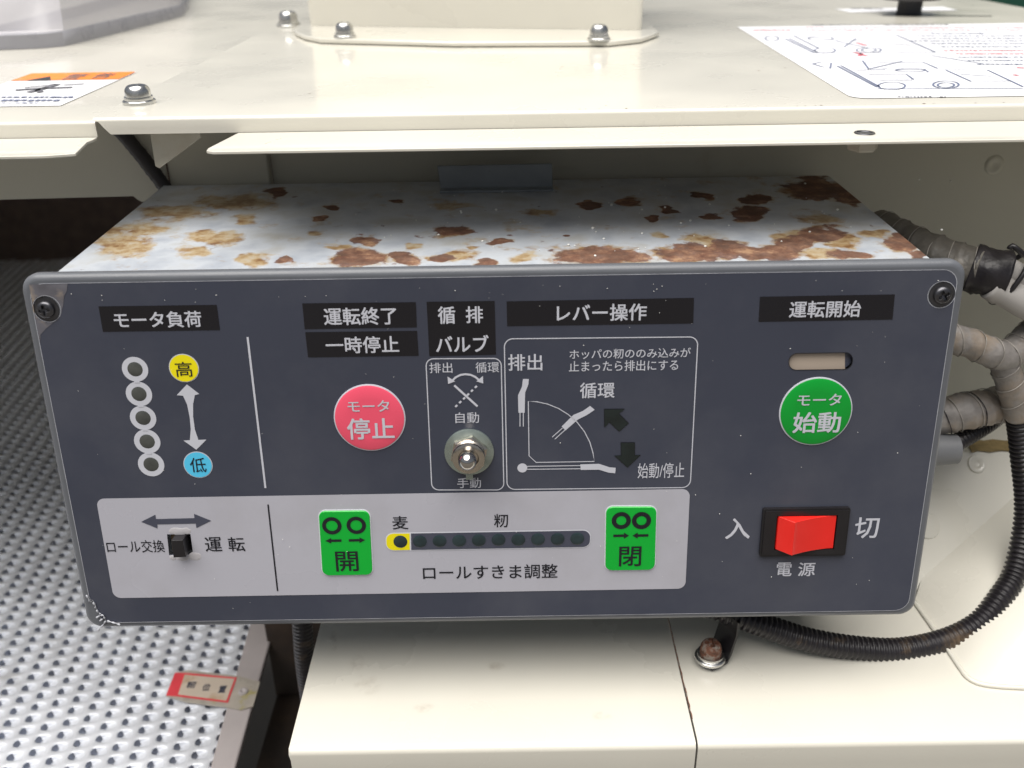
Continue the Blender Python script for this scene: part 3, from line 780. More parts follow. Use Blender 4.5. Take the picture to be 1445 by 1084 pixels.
# small tag on the tray edge
ft = Frame((0, 0, ZTR + .0022), (1, 0, 0), (0, 1, 0))
tg = thing('position_tag', (*ft.P(*ft.px(300, 975))[:2], ZTR + .0016), 'small red bordered paper tag in cloudy plastic, on the tray edge', 'tag')
def z7(x, y): return (220 + x / 9.03, 930 + y / 9.03)
body = [ft.px(*z7(*p)) for p in ((245, 185), (420, 150), (1050, 225), (1330, 300), (1240, 610), (1080, 655), (900, 620), (400, 560), (130, 480))]
flat('plastic_sleeve', ft, [body], M_tagplastic, tg, -.0002, .0008)
red = [ft.px(*z7(*p)) for p in ((245, 187), (390, 190), (1035, 250), (920, 572), (270, 490), (130, 480))]
flat('red_card', ft, [red], M_tagred, tg, .0009)
pap = [ft.px(*z7(*p)) for p in ((370, 215), (690, 245), (1005, 268), (900, 548), (560, 505), (285, 470))]
pc = flat('paper_card', ft, [pap], M_tagpaper, tg, .0011)
for ch, bx in (('籾', (400, 305, 510, 390)), ('位', (600, 335, 695, 425)), ('置', (805, 360, 900, 448))):
    a = z7(bx[0], bx[1]); b = z7(bx[2], bx[3]); text(ft, ch, (a[0], a[1], b[0], b[1]), M_slateink, pc, .0013, .02)
obj('rivet', *lathe([(.0032, .0006), (.0030, .0016), (.0018, .0018), (.0010, .0010), (.0005, .0008)], ft, ft.px(*z7(1115, 430)), 20), M_strip, tg, True, 50)

# ------------------------------------------------------------------ background scrap at the right, beyond the hood
gp = on_y(1400, 4, 1.6)
o = obj('green_panel', *boxg(gp[0] - .08, gp[0] + .088, 1.6, 1.66, -Z0, gp[2] + .5), M_green_bg); bevel(o, .004)
tag(o, 'dark green painted panel standing beyond the hood corner', 'panel')
o = obj('grey_post', *boxg(gp[0] + .0885, gp[0] + .30, 1.6, 1.66, -Z0, gp[2] + .5), M_post); bevel(o, .004)
tag(o, 'lilac grey post beside the dark green panel', 'post')

# ================================================================== control box
LEAN = rad(6.758748520184599)
PW, PH = .36, .157165
FP = Frame((0, 0, 0), (1, 0, 0), (0, math.sin(LEAN), math.cos(LEAN)))
box = thing('control_box', (0, .07, -.078), 'grey control box with rusty top and a slate printed switch panel', 'control box')
def rdiam(d, c):   # radius on the panel of a mark d pixels wide at pixel c
    a = FP.px(c[0] - d / 2, c[1]); b = FP.px(c[0] + d / 2, c[1]); return (b[0] - a[0]) / 2
def rrect(i, r, seg=8):
    x, y, yb_ = PW / 2 + .0016 - i, PH / 2 - i, PH / 2 + .0015 - i
    return rounded([(-x, -yb_), (x, -yb_), (x, y), (-x, y)], r, seg)
FR = .0024
secs = [(.0006, -.0052), (0, -.0046), (0, -FR)] + [(FR * (1 - math.cos(rad(t))), -FR + FR * math.sin(rad(t))) for t in (15, 30, 45, 60, 75, 90)]
V, F = [], []
for ins_, w in secs:
    lp = rrect(ins_, .0068 - ins_ * .6); n = len(lp); V += [FP.P(u, v, w) for u, v in lp]
for i in range(len(secs) - 1):
    for k in range(n): F.append((i * n + k, i * n + (k + 1) % n, (i + 1) * n + (k + 1) % n, (i + 1) * n + k))
plate = obj('panel_frame', V, F, M_frame, box, True, 50)
plate['label'] = 'rounded grey panel rim'
slide = [FP.px(*p) for p in ((236.3, 753.3), (269.3, 752.8), (273.2, 781.4), (239.2, 782.4))]
slot = rounded([FP.px(*p) for p in ((1112.1, 498.0), (1203.5, 496.6), (1202.5, 521.0), (1112.3, 522.4))], .0034, 8)
flat('panel_front', FP, [rrect(FR, .0050), slide, slot], M_frame, plate, 0)
# printed film with screw cut-outs and a torn lower left corner
sc1, sc2 = FP.px(67, 435.5), FP.px(1328, 415.5)
RS = .0052
fx, ft_, fb = PW / 2 - .0020, PH / 2 - .0033, PH / 2 - .0018
tear = [FP.px(*p) for p in ((122.5, 838), (126, 841), (128, 845.5), (131, 846.5), (134.5, 851), (136, 857), (138.5, 862), (141.5, 864.5), (139, 869), (144, 873), (148, 871.5), (151, 877.0))]
film_out = rounded([(-fx, ft_), (-fx, tear[0][1])], 0) + tear + rounded([(fx, -fb)], 0) if False else None
ul = rounded([(-fx, ft_), (-fx, 0), (0, 0), (0, ft_)], [.006, 0, 0, 0], 8)[:9]
lr = rounded([(fx, -fb), (fx, 0), (0, 0), (0, -fb)], [.006, 0, 0, 0], 8)[:9]
ur = rounded([(fx, ft_), (0, ft_), (0, 0), (fx, 0)], [.006, 0, 0, 0], 8)[:9]
tear[0] = (-fx, tear[0][1]); tear[-1] = (tear[-1][0], -fb)
film_out = ul + tear + lr + ur
def order(lp):  # counter-clockwise around
    return lp
def sortang(part, ref): return part
# make sure each rounded corner runs anticlockwise (top-left -> down -> right -> up)
if ul[0][1] < ul[-1][1]: ul = ul[::-1]
if lr[0][0] > lr[-1][0]: lr = lr[::-1]
if ur[0][1] > ur[-1][1]: ur = ur[::-1]
film_out = ul + tear + lr + ur
T1 = .0004
film = flat('printed_film', FP, [film_out, circ(sc1, RS), circ(sc2, RS), slide, slot], M_film, box, .00005, T1 - .00005)
film['label'] = 'dark slate printed film, torn at its lower left corner'
flat('film_edge', FP, [film_out, ringloop(film_out, .00022)], M_filmedge, film, T1 + .00006)
for c in (sc1, sc2): flat('film_edge', FP, [circ(c, RS + .0002), circ(c, RS)], M_filmedge, film, T1 + .00006)
# whitened, delaminating film round the left screw
worn = [FP.px(*p) for p in ((44, 391), (70, 399), (96, 400), (95, 410), (91, 418), (90, 430), (86, 445), (76, 455), (66, 463), (58, 472), (52, 482), (48, 466), (43, 446), (38, 424), (36, 408), (38, 398))]
worn = [(max(u, -fx + .0004), min(v, ft_ - .0004)) for u, v in worn]
flat('worn_patch', FP, [worn, circ(sc1, RS + .0003)], M_worn, film, T1 + .00010)
# film shreds at the torn corner
shr = [[(123, 838), (127, 843), (128, 848), (131, 847)], [(133, 848), (136, 853), (135.5, 857)], [(138, 859), (141, 864), (144, 865)], [(137, 870), (142, 868), (147, 866), (149, 871)], [(150, 875), (146, 881), (141, 886), (139, 890)], [(152, 875), (160, 876), (172, 880)], [(146, 872), (142, 874)]]
for k, s in enumerate(shr):
    Vt, Ft = tube([FP.P(*FP.px(*p), T1 + .0006 + .0004 * math.sin(i * 2.1 + k)) for i, p in enumerate(s)], lambda q, a, L: .00032 * (1 + .5 * math.sin(q * 2500)), 6, .0004)
    obj('film_shred', Vt, Ft, M_filmedge, film, True)
W1, W2, W3 = T1 + .00014, T1 + .00028, T1 + .00042
# Phillips screws
for c, tw in ((FP.px(65.5, 436.5), .15), (FP.px(1329, 416), .5)):
    f2 = Frame(FP.P(*c), FP.U * math.cos(tw) + FP.V * math.sin(tw), -FP.U * math.sin(tw) + FP.V * math.cos(tw))
    obj('screw', *crosshead(f2, (0, 0), .0034, .0019, .60, .0016, h0=.0003), M_screw, box, True, 40)
    obj('washer', *lathe([(.0050, .00003), (.0049, .00018), (.0030, .00030)], f2), M_screw, box, True, 40)

# heading blocks with lettering
def quad(ps): return [FP.px(*p) for p in ps]
def block(corners, texts):
    b = flat('heading_block', FP, [quad(corners)], M_black, box, W1)
    for s, bx in texts: text(FP, s, bx, M_letter, b, W2, .016)
block(((139.8, 432), (306.4, 429.8), (310.9, 465.2), (145.9, 467.7)), [('モータ負荷', (161.4, 438.9, 285.1, 461.9))])
block(((426.8, 427.7), (587, 426), (588.4, 461.4), (430.4, 463.9)), [('運転終了', (457.3, 433.2, 559.9, 458.1))])
block(((431, 468.3), (588.7, 466.4), (590.9, 501.5), (435.1, 503.7)), [('一時停止', (460, 474.1, 563.2, 497.7))])
block(((602.2, 425.5), (698, 424.3), (699.9, 499.9), (606.1, 502.1)), [('循', (618, 431.8, 642.6, 456.7)), ('排', (657.3, 431.5, 681.6, 455.5)), ('バルブ', (615.2, 472.5, 689.7, 496.3))])
block(((714.9, 424.9), (979, 419.9), (977.9, 455.9), (715.7, 459.8)), [('レバー操作', (785.5, 428.5, 912.3, 452.6))])
block(((1072, 418.4), (1262.1, 415.1), (1258.8, 450.3), (1070, 453.6)), [('運転開始', (1113.5, 424, 1214, 447.5))])

# motor load indicator: five ringed lamps
RC = ((191.3, 520.6), (196.8, 555.4), (202.6, 589.2), (208.4, 622.4), (213.9, 654.7))
for c in RC:
    p = FP.px(*c); r = rdiam(37, c); ri = rdiam(21.6, c)
    g_ = flat('lamp_ring', FP, [circ(p, r), circ(p, ri)], M_letter, box, W1)
    obj('lamp_lens', *lathe([(ri, T1 + .0001), (ri * .8, T1 + .0003), (ri * .3, T1 + .0004)], FP, p, 32), M_lens, g_, True)
for a, b in zip(RC, RC[1:]):
    flat('lamp_link', FP, [stroke([FP.px(a[0] + (b[0] - a[0]) * .46, a[1] + (b[1] - a[1]) * .46), FP.px(a[0] + (b[0] - a[0]) * .54, a[1] + (b[1] - a[1]) * .54)], .0022)], M_letter, box, W2)
for c, d, ch, bx, mm in (((260.2, 518.9), 42.5, '高', (248.3, 509.5, 272.1, 530.8), M_yellow), ((280, 655.2), 41, '低', (268.9, 645, 291.6, 665.4), M_cyan)):
    p = FP.px(*c); r = rdiam(d, c)
    bd = flat('level_mark', FP, [circ(p, r, 48)], M_letter, box, W1)
    flat('colour_disc', FP, [circ(p, r - .00035, 48)], mm, bd, W2); text(FP, ch, bx, M_ink, bd, W3, .004)
arrow = [(264.4, 541.9), (281.8, 555.4), (275.5, 557), (273, 570), (273.2, 588), (275.5, 605), (280.5, 620), (292, 619.7), (277.6, 634), (259.4, 621), (268.5, 620.5), (269.8, 605), (268.3, 588), (264.5, 570), (259, 558), (250, 557)]
flat('level_arrow', FP, [quad(arrow)], M_letter, box, W1)
def line(pts, wpx, mt, par=box, w=W1, nm='printed_line'):
    q = quad(pts); return flat(nm, FP, [stroke(q, wpx * .000272)], mt, par, w)
line([(349.8, 475), (375, 688)], 3.0, M_letter)

# pale lower field
field = flat('pale_field', FP, [rounded(quad(((136.6, 702.6), (161.3, 843), (966.6, 829.8), (973.2, 689.3))), .0026, 6) if False else
                                 rounded(quad(((136.2, 703.0), (161.0, 843.2), (966.8, 829.8), (973.4, 689.2))), .0034, 8),
                                 slide], M_white, box, W1)
field['label'] = 'pale lilac printed field'
flat('double_arrow', FP, [quad(((200, 735.4), (219.9, 725.4), (220.8, 731.5), (275.1, 730.2), (274.6, 724.2), (298.6, 733.9), (277.8, 744.1), (277.0, 737.8), (222.8, 739), (222.8, 744.6)))], M_slateink, field, W2)
text(FP, 'ロール交換', (151.2, 761.3, 232.6, 778.8), M_ink, field, W2, .004)
text(FP, '運', (289.8, 757, 313.5, 777.3), M_ink, field, W2, .008)
text(FP, '転', (322.5, 756.8, 345.9, 777.0), M_ink, field, W2, .008)
line([(378.7, 711), (392.2, 833)], 2.4, M_ink, field, W2)
text(FP, '麦', (554, 727.3, 576.1, 746), M_ink, field, W2, .008)
text(FP, '籾', (697.1, 724.3, 717, 743.1), M_ink, field, W2, .008)
text(FP, 'ロールすきま調整', (596.8, 796.0, 786.7, 816.0), M_ink, field, W2, .008)
# slide switch: recess, walls, knob, glue
rc = obj('slide_switch', *prism([FP.P(u, v, -.0040) for u, v in slide], FP.N * .0006), M_blackpl, box)
M_brass = mat('dull brass contact', (0.26, 0.20, 0.13), 0.5, metal=0.5, var=0.3, vscale=300)
obj('contact_plate', *prism([FP.P(*FP.px(*p), -.0033) for p in ((237.5, 754.5), (245, 754), (249.5, 781), (240, 781.5))], FP.N * .0006), M_brass, rc)
kn = [FP.px(*p) for p in ((247.5, 754.0), (263.5, 753.5), (268.0, 777.0), (250.8, 778.0))]
bevel(obj('slider', *prism([FP.P(u, v, -.0034) for u, v in kn], FP.N * .0088), M_blackpl, rc), .0002)
def blob(name, pts, par, mt, h=.0002):
    for (x, y, rx, ry) in pts:
        c = FP.px(x, y); a = rdiam(rx * 2, (x, y)); b = rdiam(ry * 2, (x, y)) * 1.08
        Vb, Fb = [], []
        for i in range(6):
            q = math.cos(i / 5 * math.pi / 2)
            for k in range(20):
                t = 2 * math.pi * k / 20; rr = q * (1 + .22 * noise.noise((x + math.cos(t) * 1.7, y + math.sin(t) * 1.7, .3)))
                Vb.append(FP.P(c[0] + a * rr * math.cos(t), c[1] + b * rr * math.sin(t), T1 + .0001 + h * math.sin(i / 5 * math.pi / 2)))
        for i in range(5):
            for k in range(20): Fb.append((i * 20 + k, i * 20 + (k + 1) % 20, (i + 1) * 20 + (k + 1) % 20, (i + 1) * 20 + k))
        obj(name, Vb, Fb, mt, par, True)
blob('glue_blob', [(252, 749, 15, 5.5), (262, 748.5, 9, 5), (276, 784.5, 9, 6), (258, 787, 10, 3.5), (244.5, 786, 5, 4)], rc, M_glue)

# roll gap keys
def key(corners, rings, ro, ri, arrows, ch, bx):
    q = rounded(quad(corners), .0033, 8)
    kk = flat('gap_key', FP, [q], M_keyedge, box, W1, .0002)
    cx = np.mean(np.array(q), 0)
    qi = ringloop(q, .0004)
    Vk = []; nn = len(qi)
    for k, w in ((1.0, W1 + .0002), (1.0, W1 + .0005), (.985, W1 + .00075)):
        Vk += [FP.P(*(cx + (np.array(p) - cx) * k), w) for p in qi]
    Fk = [(i * nn + j, i * nn + (j + 1) % nn, (i + 1) * nn + (j + 1) % nn, (i + 1) * nn + j) for i in range(2) for j in range(nn)] + [tuple(2 * nn + j for j in range(nn))]
    obj('key_cap', Vk, Fk, M_keygreen, kk, True, 30)
    wt = W1 + .00088
    for c in rings:
        p = FP.px(*c); flat('roller_ring', FP, [circ(p, rdiam(ro, c)), circ(p, rdiam(ri, c))], M_ink, kk, wt)
    for a in arrows: flat('key_arrow', FP, [quad(a)], M_ink, kk, wt)
    text(FP, ch, bx, M_ink, kk, wt, .010)
def harrow(tipx, y, headx, tailx, hh, sh, sl=-.02):
    Y = lambda x, d: (x, y + (x - tipx) * sl + d)
    return [Y(tipx, 0), Y(headx, -hh), Y(headx, -sh), Y(tailx, -sh), Y(tailx, sh), Y(headx, sh), Y(headx, hh)]
key(((448.8, 718.8), (522.9, 718.0), (527.6, 810.4), (454.6, 811.6)), ((469.1, 739.8), (503.4, 739.2)), 27.4, 16.4,
    (harrow(459.8, 761, 468.1, 482.6, 3.8, 1.7), harrow(515.8, 759.9, 508, 492.8, 3.8, 1.7)), '開', (474.3, 775.9, 506.3, 803.9))
key(((853.8, 712.6), (927.3, 712.6), (924.7, 803.4), (852.5, 804.4)), ((876.2, 732.5), (904.6, 732.5)), 27, 14.2,
    (harrow(887, 753.5, 880, 864.9, 4.2, 1.7), harrow(891.9, 753.7, 899.2, 914.3, 4.2, 1.7)), '閉', (873.1, 769, 904.3, 796.7))
# gap lamp bar
bar = rounded(quad(((543.8, 750.8), (545.0, 776.6), (833.6, 771.6), (833.4, 746.2))), .00345, 8)
bo = flat('gap_lamp_bar', FP, [bar], M_keyedge, box, W2)
bi = ringloop(bar, .0004)
ux = FP.px(579, 763)[0]
flat('bar_field', FP, [[p for p in bi if p[0] > ux] + []], M_slateink, bo, W3) if False else None
right = rounded(quad(((580.2, 751.6), (580.6, 774.8), (832.4, 770.4), (832.4, 747.4))), [0, 0, .0031, .0031], 8)
lft = rounded(quad(((545.2, 752.0), (546.0, 775.4), (578.6, 774.8), (578.2, 751.6))), [.0031, .0031, 0, 0], 8)
flat('bar_field', FP, [right], M_slateink, bo, W3); flat('yellow_end', FP, [lft], M_yellow, bo, W3)
for k, c in enumerate(((565.3, 763), (592.7, 762.6), (620.5, 762), (648.1, 761.6), (675.7, 761), (703.5, 760.4), (731.4, 760.2), (759.1, 759.7), (786.7, 759.3), (814.4, 758.8))):
    p = FP.px(*c); r = rdiam(19.6, c)
    if k: flat('lamp_rim', FP, [circ(p, r + .0002), circ(p, r)], M_slateink, bo, W3 + .0001)
    obj('gap_lamp', *lathe([(r, W3 + .00008), (r * .85, W3 + .0003), (r * .4, W3 + .0004)], FP, p, 28), M_lensdark, bo, True)

# round membrane buttons
def rbutton(c, d, mm, t1, b1, t2, b2, lab):
    p = FP.px(*c); r = rdiam(d, c)
    e = obj('push_button', *lathe([(r, T1), (r, T1 + .0003), (r - .0004, T1 + .00045), (r * .5, T1 + .00045)], FP, p, 64), M_letter, box, True, 40)
    e['label'] = lab
    R2 = r - .0005
    obj('button_cap', *lathe([(R2, T1 + .0003), (R2, T1 + .0006), (R2 - .0008, T1 + .0009), (R2 * .6, T1 + .00102), (R2 * .2, T1 + .00104)], FP, p, 64), mm, e, True, 60)
    for s, bx in ((t1, b1), (t2, b2)): text(FP, s, bx, M_letter, e, T1 + .00118, .012 if s == t1 else .018)
rbutton((522.0, 589), 101, M_red, 'モータ', (491.3, 563.2, 550.2, 579.3), '停止', (490.7, 588.1, 556.9, 618), 'rose red round push button')
rbutton((1150.3, 580), 102.6, M_green, 'モータ', (1123.7, 554.1, 1185.5, 570.7), '始動', (1117.6, 579.5, 1184.6, 608.9), 'green round push button')

# valve field with toggle switch
def outlinebox(ps, r, wpx=1.5):
    q = rounded(quad(ps), r, 8); flat('field_outline', FP, [q, ringloop(q, wpx * .000275)], M_letter, box, W1)
outlinebox(((600.3, 505.1), (608.9, 691.3), (711.8, 691.3), (707.9, 504.6)), .0032)
outlinebox(((710.8, 477), (714.9, 690.7), (974.3, 687.9), (985.4, 474.2)), .0036)
text(FP, '排出', (606.1, 511.2, 638.5, 525.9), M_letter, box, W1, .004)
text(FP, '循環', (671.1, 510.4, 704.3, 525.3), M_letter, box, W1, .004)
text(FP, '自動', (642.6, 581.2, 676.1, 596.4), M_letter, box, W1, .004)
text(FP, '手動', (645.4, 673.5, 678.8, 688), M_letter, box, W1, .004)
line([(637, 538), (643, 532), (650, 528.5), (657, 527.5), (664, 528.3), (671, 531.5), (677.5, 537)], 3.0, M_letter)
for t in (((632.5, 541.2), (631.6, 530.6), (642.3, 537.5)), ((682.0, 540.5), (672.3, 537.5), (681.5, 529.8))): flat('arrow_head', FP, [quad(t)], M_letter, box, W2)
line([(641.2, 543.3), (673.9, 572.9)], 3.2, M_letter)
for k in range(6):
    t0, t1 = k / 5.5, k / 5.5 + .09
    f = lambda t: (673 + (642.6 - 673) * t, 543.9 + (573.5 - 543.9) * t)
    line([f(t0), f(t1)], 3.0, M_letter, w=W2)
# toggle switch
tgc = FP.px(662.2, 636.6); tc_ = (662, 637)
tgl = thing  # (kept as a part of the box below)
rw_ = rdiam(69.5, tc_)
FT = Frame(FP.P(*tgc), FP.U, FP.V)
ws = obj('toggle_switch', *lathe([(rw_, T1), (rw_, T1 + .0009), (rw_ - .0004, T1 + .0011), (.004, T1 + .0011)], FT, (0, 0), 56), M_washer, box, True, 40)
ws['label'] = 'nickel toggle switch with hex nut and washer'
tb = [(-.0017, -rw_ + .0004), (.0012, -rw_ + .0004), (.0012, -rw_ - .0022), (-.0017, -rw_ - .0022)]
bevel(obj('washer_tab', *prism([FT.P(u, v, T1 + .0001) for u, v in tb], FT.N * .0010), M_washer, ws), .0002)
h0 = T1 + .0011
hexp = circ((0, 0), .0079, 6, rad(18))
Vh = [FT.P(u, v, h0) for u, v in hexp] + [FT.P(u, v, h0 + .0021) for u, v in hexp] + [FT.P(u * .88, v * .88, h0 + .0025) for u, v in hexp]
Fh = [(i * 6 + k, i * 6 + (k + 1) % 6, (i + 1) * 6 + (k + 1) % 6, (i + 1) * 6 + k) for i in range(2) for k in range(6)] + [tuple(12 + k for k in range(6))]
obj('hex_nut', Vh, Fh, M_nickel, ws)
hb_ = h0 + .0025
pr = [(.0067, hb_ - .001), (.0067, hb_ + .0006)]
for k in range(3): pr += [(.0064, hb_ + .0008 + k * .0008), (.0067, hb_ + .0012 + k * .0008)]
pr += [(.0065, hb_ + .0038), (.0056, hb_ + .0042), (.0042, hb_ + .0042), (.0038, hb_ + .0036), (.0036, hb_ + .0020)]
obj('bushing', *lathe(pr, FT, (0, 0), 40), M_nickel, ws, True, 45)
tilt = rad(16)
FLv = Frame(FT.P(0, 0, hb_ + .0020), FT.U, FT.V * math.cos(tilt) - FT.N * math.sin(tilt))
pl = [(.0024, 0), (.0022, .003), (.0024, .006), (.0030, .0085)] + [(.0036 * math.cos(rad(t)), .0108 + .0036 * math.sin(rad(t))) for t in (-30, -10, 10, 30, 50, 70, 84)]
obj('lever', *lathe(pl, FLv, (0, 0), 40), M_chrome, ws, True, 60)

# lever diagram
def s5(x, y): return (690 + x / 3.6125, 400 + y / 3.6125)
def Q(ps): return [FP.px(*s5(*p)) for p in ps]
text(FP, '排出', (716.9, 499.1, 765.3, 522.6), M_letter, box, W1, .012)
text(FP, 'ホッパの籾ののみ込みが', (803.5, 491.3, 974.3, 505.2), M_letter, box, W1, .006)
text(FP, '止まったら排出にする', (802.7, 508, 956.6, 523.2), M_letter, box, W1, .006)
text(FP, '循環', (818.2, 539.2, 867.2, 561.4), M_letter, box, W1, .012)
text(FP, '始動/停止', (899.8, 652.5, 965.4, 674), M_letter, box, W1, .004)
for nm, ps in (('lever_symbol', ((173, 485), (203, 485), (201, 512), (184, 555), (182, 657), (150, 657), (148, 568), (168, 525))),
               ('lever_symbol', ((515, 622), (538, 642), (500, 668), (452, 692), (390, 747), (370, 727), (430, 668), (478, 648))),
               ('lever_symbol', ((465, 920), (560, 917), (615, 935), (645, 937), (643, 965), (610, 962), (560, 947), (467, 948)))):
    flat(nm, FP, [Q(ps)], M_letter, box, W1)
for a, b in (((158, 657), (158, 727)), ((175, 657), (175, 727)), ((374, 735), (322, 781)), ((387, 745), (335, 792)), ((192, 930), (466, 926)), ((192, 945), (466, 942))):
    line([s5(*a), s5(*b)], 1.3, M_letter, nm='lever_line')
arcp = [(198, 598), (245, 599), (300, 611), (355, 633), (405, 664), (450, 703), (488, 752), (516, 807), (532, 862), (537, 907)]
sect = [FP.px(*s5(*p)) for p in [(240, 912), (202, 877)] + arcp]
flat('sector_outline', FP, [sect, ringloop(sect, .00036)], M_letter, box, W1)
flat('pivot_mark', FP, [circ(FP.px(*s5(170, 938)), rdiam(14, s5(170, 938)))], M_letter, box, W1)
for ps in (((585, 637), (692, 636), (663, 660), (713, 710), (663, 754), (612, 707), (586, 731)), ((670, 807), (744, 807), (744, 872), (774, 872), (705, 937), (637, 876), (671, 873))):
    ah = flat('arrow_lamp', FP, [Q(ps)], M_ink, box, W1)
    flat('arrow_lens', FP, [ringloop(Q(ps), .0003)], M_arrowlens, ah, W2)

# indicator slot
so = obj('indicator_slot', *prism([FP.P(u, v, -.0022) for u, v in slot], FP.N * .0008), M_slateink, box)
q = [FP.px(*p) for p in ((1110, 494), (1193.8, 494), (1193.8, 525), (1110, 525))]
flat('slot_plate', FP, [q], M_slot, so, -.0012)
flat('slot_edge', FP, [slot, ringloop(slot, .0003)], M_ink, so, W1)

# rocker switch
bz = quad(((1075.5, 714.5), (1198.1, 714.5), (1189.8, 781.2), (1070, 781.0)))
u0 = (bz[0][0] + bz[3][0]) / 2; u1 = (bz[1][0] + bz[2][0]) / 2; v0 = (bz[2][1] + bz[3][1]) / 2; v1 = (bz[0][1] + bz[1][1]) / 2
ru0, ru1 = FP.px(1093, 750)[0] - .0004, FP.px(1175.5, 750)[0]
rv0, rv1 = v0 + .0032, v1 - .0030
rk = flat('rocker_switch', FP, [rounded([(u0, v0), (u1, v0), (u1, v1), (u0, v1)], .0008, 4), [(ru0, rv0), (ru1 + .0003, rv0), (ru1 + .0003, rv1), (ru0, rv1)]], M_blackpl, box, T1, .0018)
rk['label'] = 'black framed rocker switch with bright red rocker'
fl_ = rounded([(u0 + .0008, v0 + .0008), (u1 - .0008, v0 + .0008), (u1 - .0008, v1 - .0008), (u0 + .0008, v1 - .0008)], .0006, 4)
flat('bezel_step', FP, [fl_, [(ru0, rv0), (ru1 + .0003, rv0), (ru1 + .0003, rv1), (ru0, rv1)]], M_blackpl, rk, T1 + .0018, .0005)
pk = ru0 + .0062
prof = [(ru0 + .0004, -.001), (ru0 + .0006, .0022), (pk - .0004, .0076), (pk, .0078), (pk + .0004, .0075)]
for k in range(1, 13):
    t = k / 12; prof.append((pk + .0004 + (ru1 - pk - .0004) * t, .0075 - .0052 * (1 - (1 - t) ** 1.7)))
prof += [(ru1, -.001)]
Vr = [FP.P(u, rv0 + .0003, w) for u, w in prof] + [FP.P(u, rv1 - .0003, w) for u, w in prof]
nn = len(prof)
Fr_ = [(i, (i + 1), nn + i + 1, nn + i) for i in range(nn - 1)] + [tuple(range(nn))[::-1], tuple(range(nn, 2 * nn))]
bevel(obj('rocker', Vr, Fr_, M_rocker, rk), .0003, 2)
for s, bx in (('入', (1023.5, 730.6, 1058.3, 759.7)), ('切', (1205.6, 729.2, 1239.4, 758.8)), ('電', (1095.4, 792.9, 1117, 812.2)), ('源', (1125.9, 792.9, 1149.7, 812.2))):
    text(FP, s, bx, M_letter, box, W1, .012)

# housing behind the panel
ZB = .0760
hx = .1702; yb0, yb1 = .0130, .1462
nxg, nyg = 340, 130
xs = np.linspace(-hx, hx, nxg + 1); ys = np.linspace(yb0, yb1, nyg + 1)
blobsR = [(508,364,36,14),(573,366,22,10),(627,364,20,7),(685,370,15,6),(403,370,12,4),(636,327,24,7),(513,339,17,7),(707,341,15,3.5),(389,273,15,6),(448,308,9,3),
          (840,361,65,14),(971,359,46,14),(1029,351,29,15),(1088,356,44,12),(1160,332,36,11),(1121,344,29,10),(1209,360,34,7),(1276,341,24,12),(1300,358,19,7),(1056,302,22,11),(1066,284,17,6),
          (886,285,22,7),(941,298,17,4.5),(1000,306,12,4.5),(831,289,15,4.5),(918,309,7,5),(1150,265,44,15),(1204,276,24,12),(990,277,15,4),(799,334,9,3),(470,290,9,2.5),(560,285,10,3)]
blobsG = [(346,309,19,5),(273,357,27,11),(162,329,20,10),(205,324,34,12),(360,365,24,11),(646,360,29,10),(738,363,15,7),(176,346,44,17),(1155,310,29,9),(991,338,29,7),(1189,341,29,12),(1230,329,24,6),
          (1160,358,34,7),(736,364,17,7),(831,351,22,5),(932,330,15,4),(710,341,14,4),(1117,334,24,9),(440,330,12,4),(480,350,14,4),(590,345,12,3),(670,345,12,3),(250,300,60,10),(330,285,60,12),(640,290,40,6),(760,300,25,4),(300,335,50,9)]
def proj(p):
    d = CAM_R.T @ (np.array(p) - CAM_C); return IMW / 2 + FPX * d[0] / d[2], IMH / 2 + FPX * d[1] / d[2]
Vt, mk = [], []
for y in ys:
    for x in xs:
        Vt.append((x, y, ZB)); px_, py_ = proj((x, y, ZB))
        wx = 14 * noise.noise((x * 90, y * 90, 1.3)) + 5 * noise.noise((x * 260, y * 260, 4.1)); wy = 6 * noise.noise((x * 90, y * 90, 7.7)) + 2.5 * noise.noise((x * 260, y * 260, 9.4))
        vals = []
        for bl_ in (blobsR, blobsG):
            best = 0.0
            for (cx_, cy_, rx_, ry_) in bl_:
                dx = (px_ + wx - cx_) / rx_
                if -1.9 < dx < 1.9:
                    dy = (py_ + wy - cy_) / ry_
                    d2 = dx * dx + dy * dy
                    if d2 < 3.6:
                        v_ = 1 - .5 * math.sqrt(d2)
                        if v_ > best: best = v_
            vals.append(best)
        r_, g_ = vals
        g_ = max(g_, min(.95, r_ * 1.12), .34 + .22 * noise.noise((x * 60 + 4, y * 60, 2.2)))
        r_ = max(r_, .20 + .30 * noise.noise((x * 200, y * 200, 5.5)))
        mk.append((r_, g_, 0, 1))
W_ = nxg + 1
Ft2 = [(j * W_ + i, j * W_ + i + 1, (j + 1) * W_ + i + 1, (j + 1) * W_ + i) for j in range(nyg) for i in range(nxg)]
tp_ = obj('box_top', Vt, Ft2, M_box, box)
tp_['label'] = 'blue grey steel box top with rust patches'
ca = tp_.data.color_attributes.new('wear', 'FLOAT_COLOR', 'POINT')
ca.data.foreach_set('color', np.array(mk, dtype=np.float32).ravel())
zb = -.0745
Vs, Fs = boxg(-hx, hx, yb0, yb1, zb, ZB - .0006)
obj('box_shell', Vs, Fs, M_bracket, box)
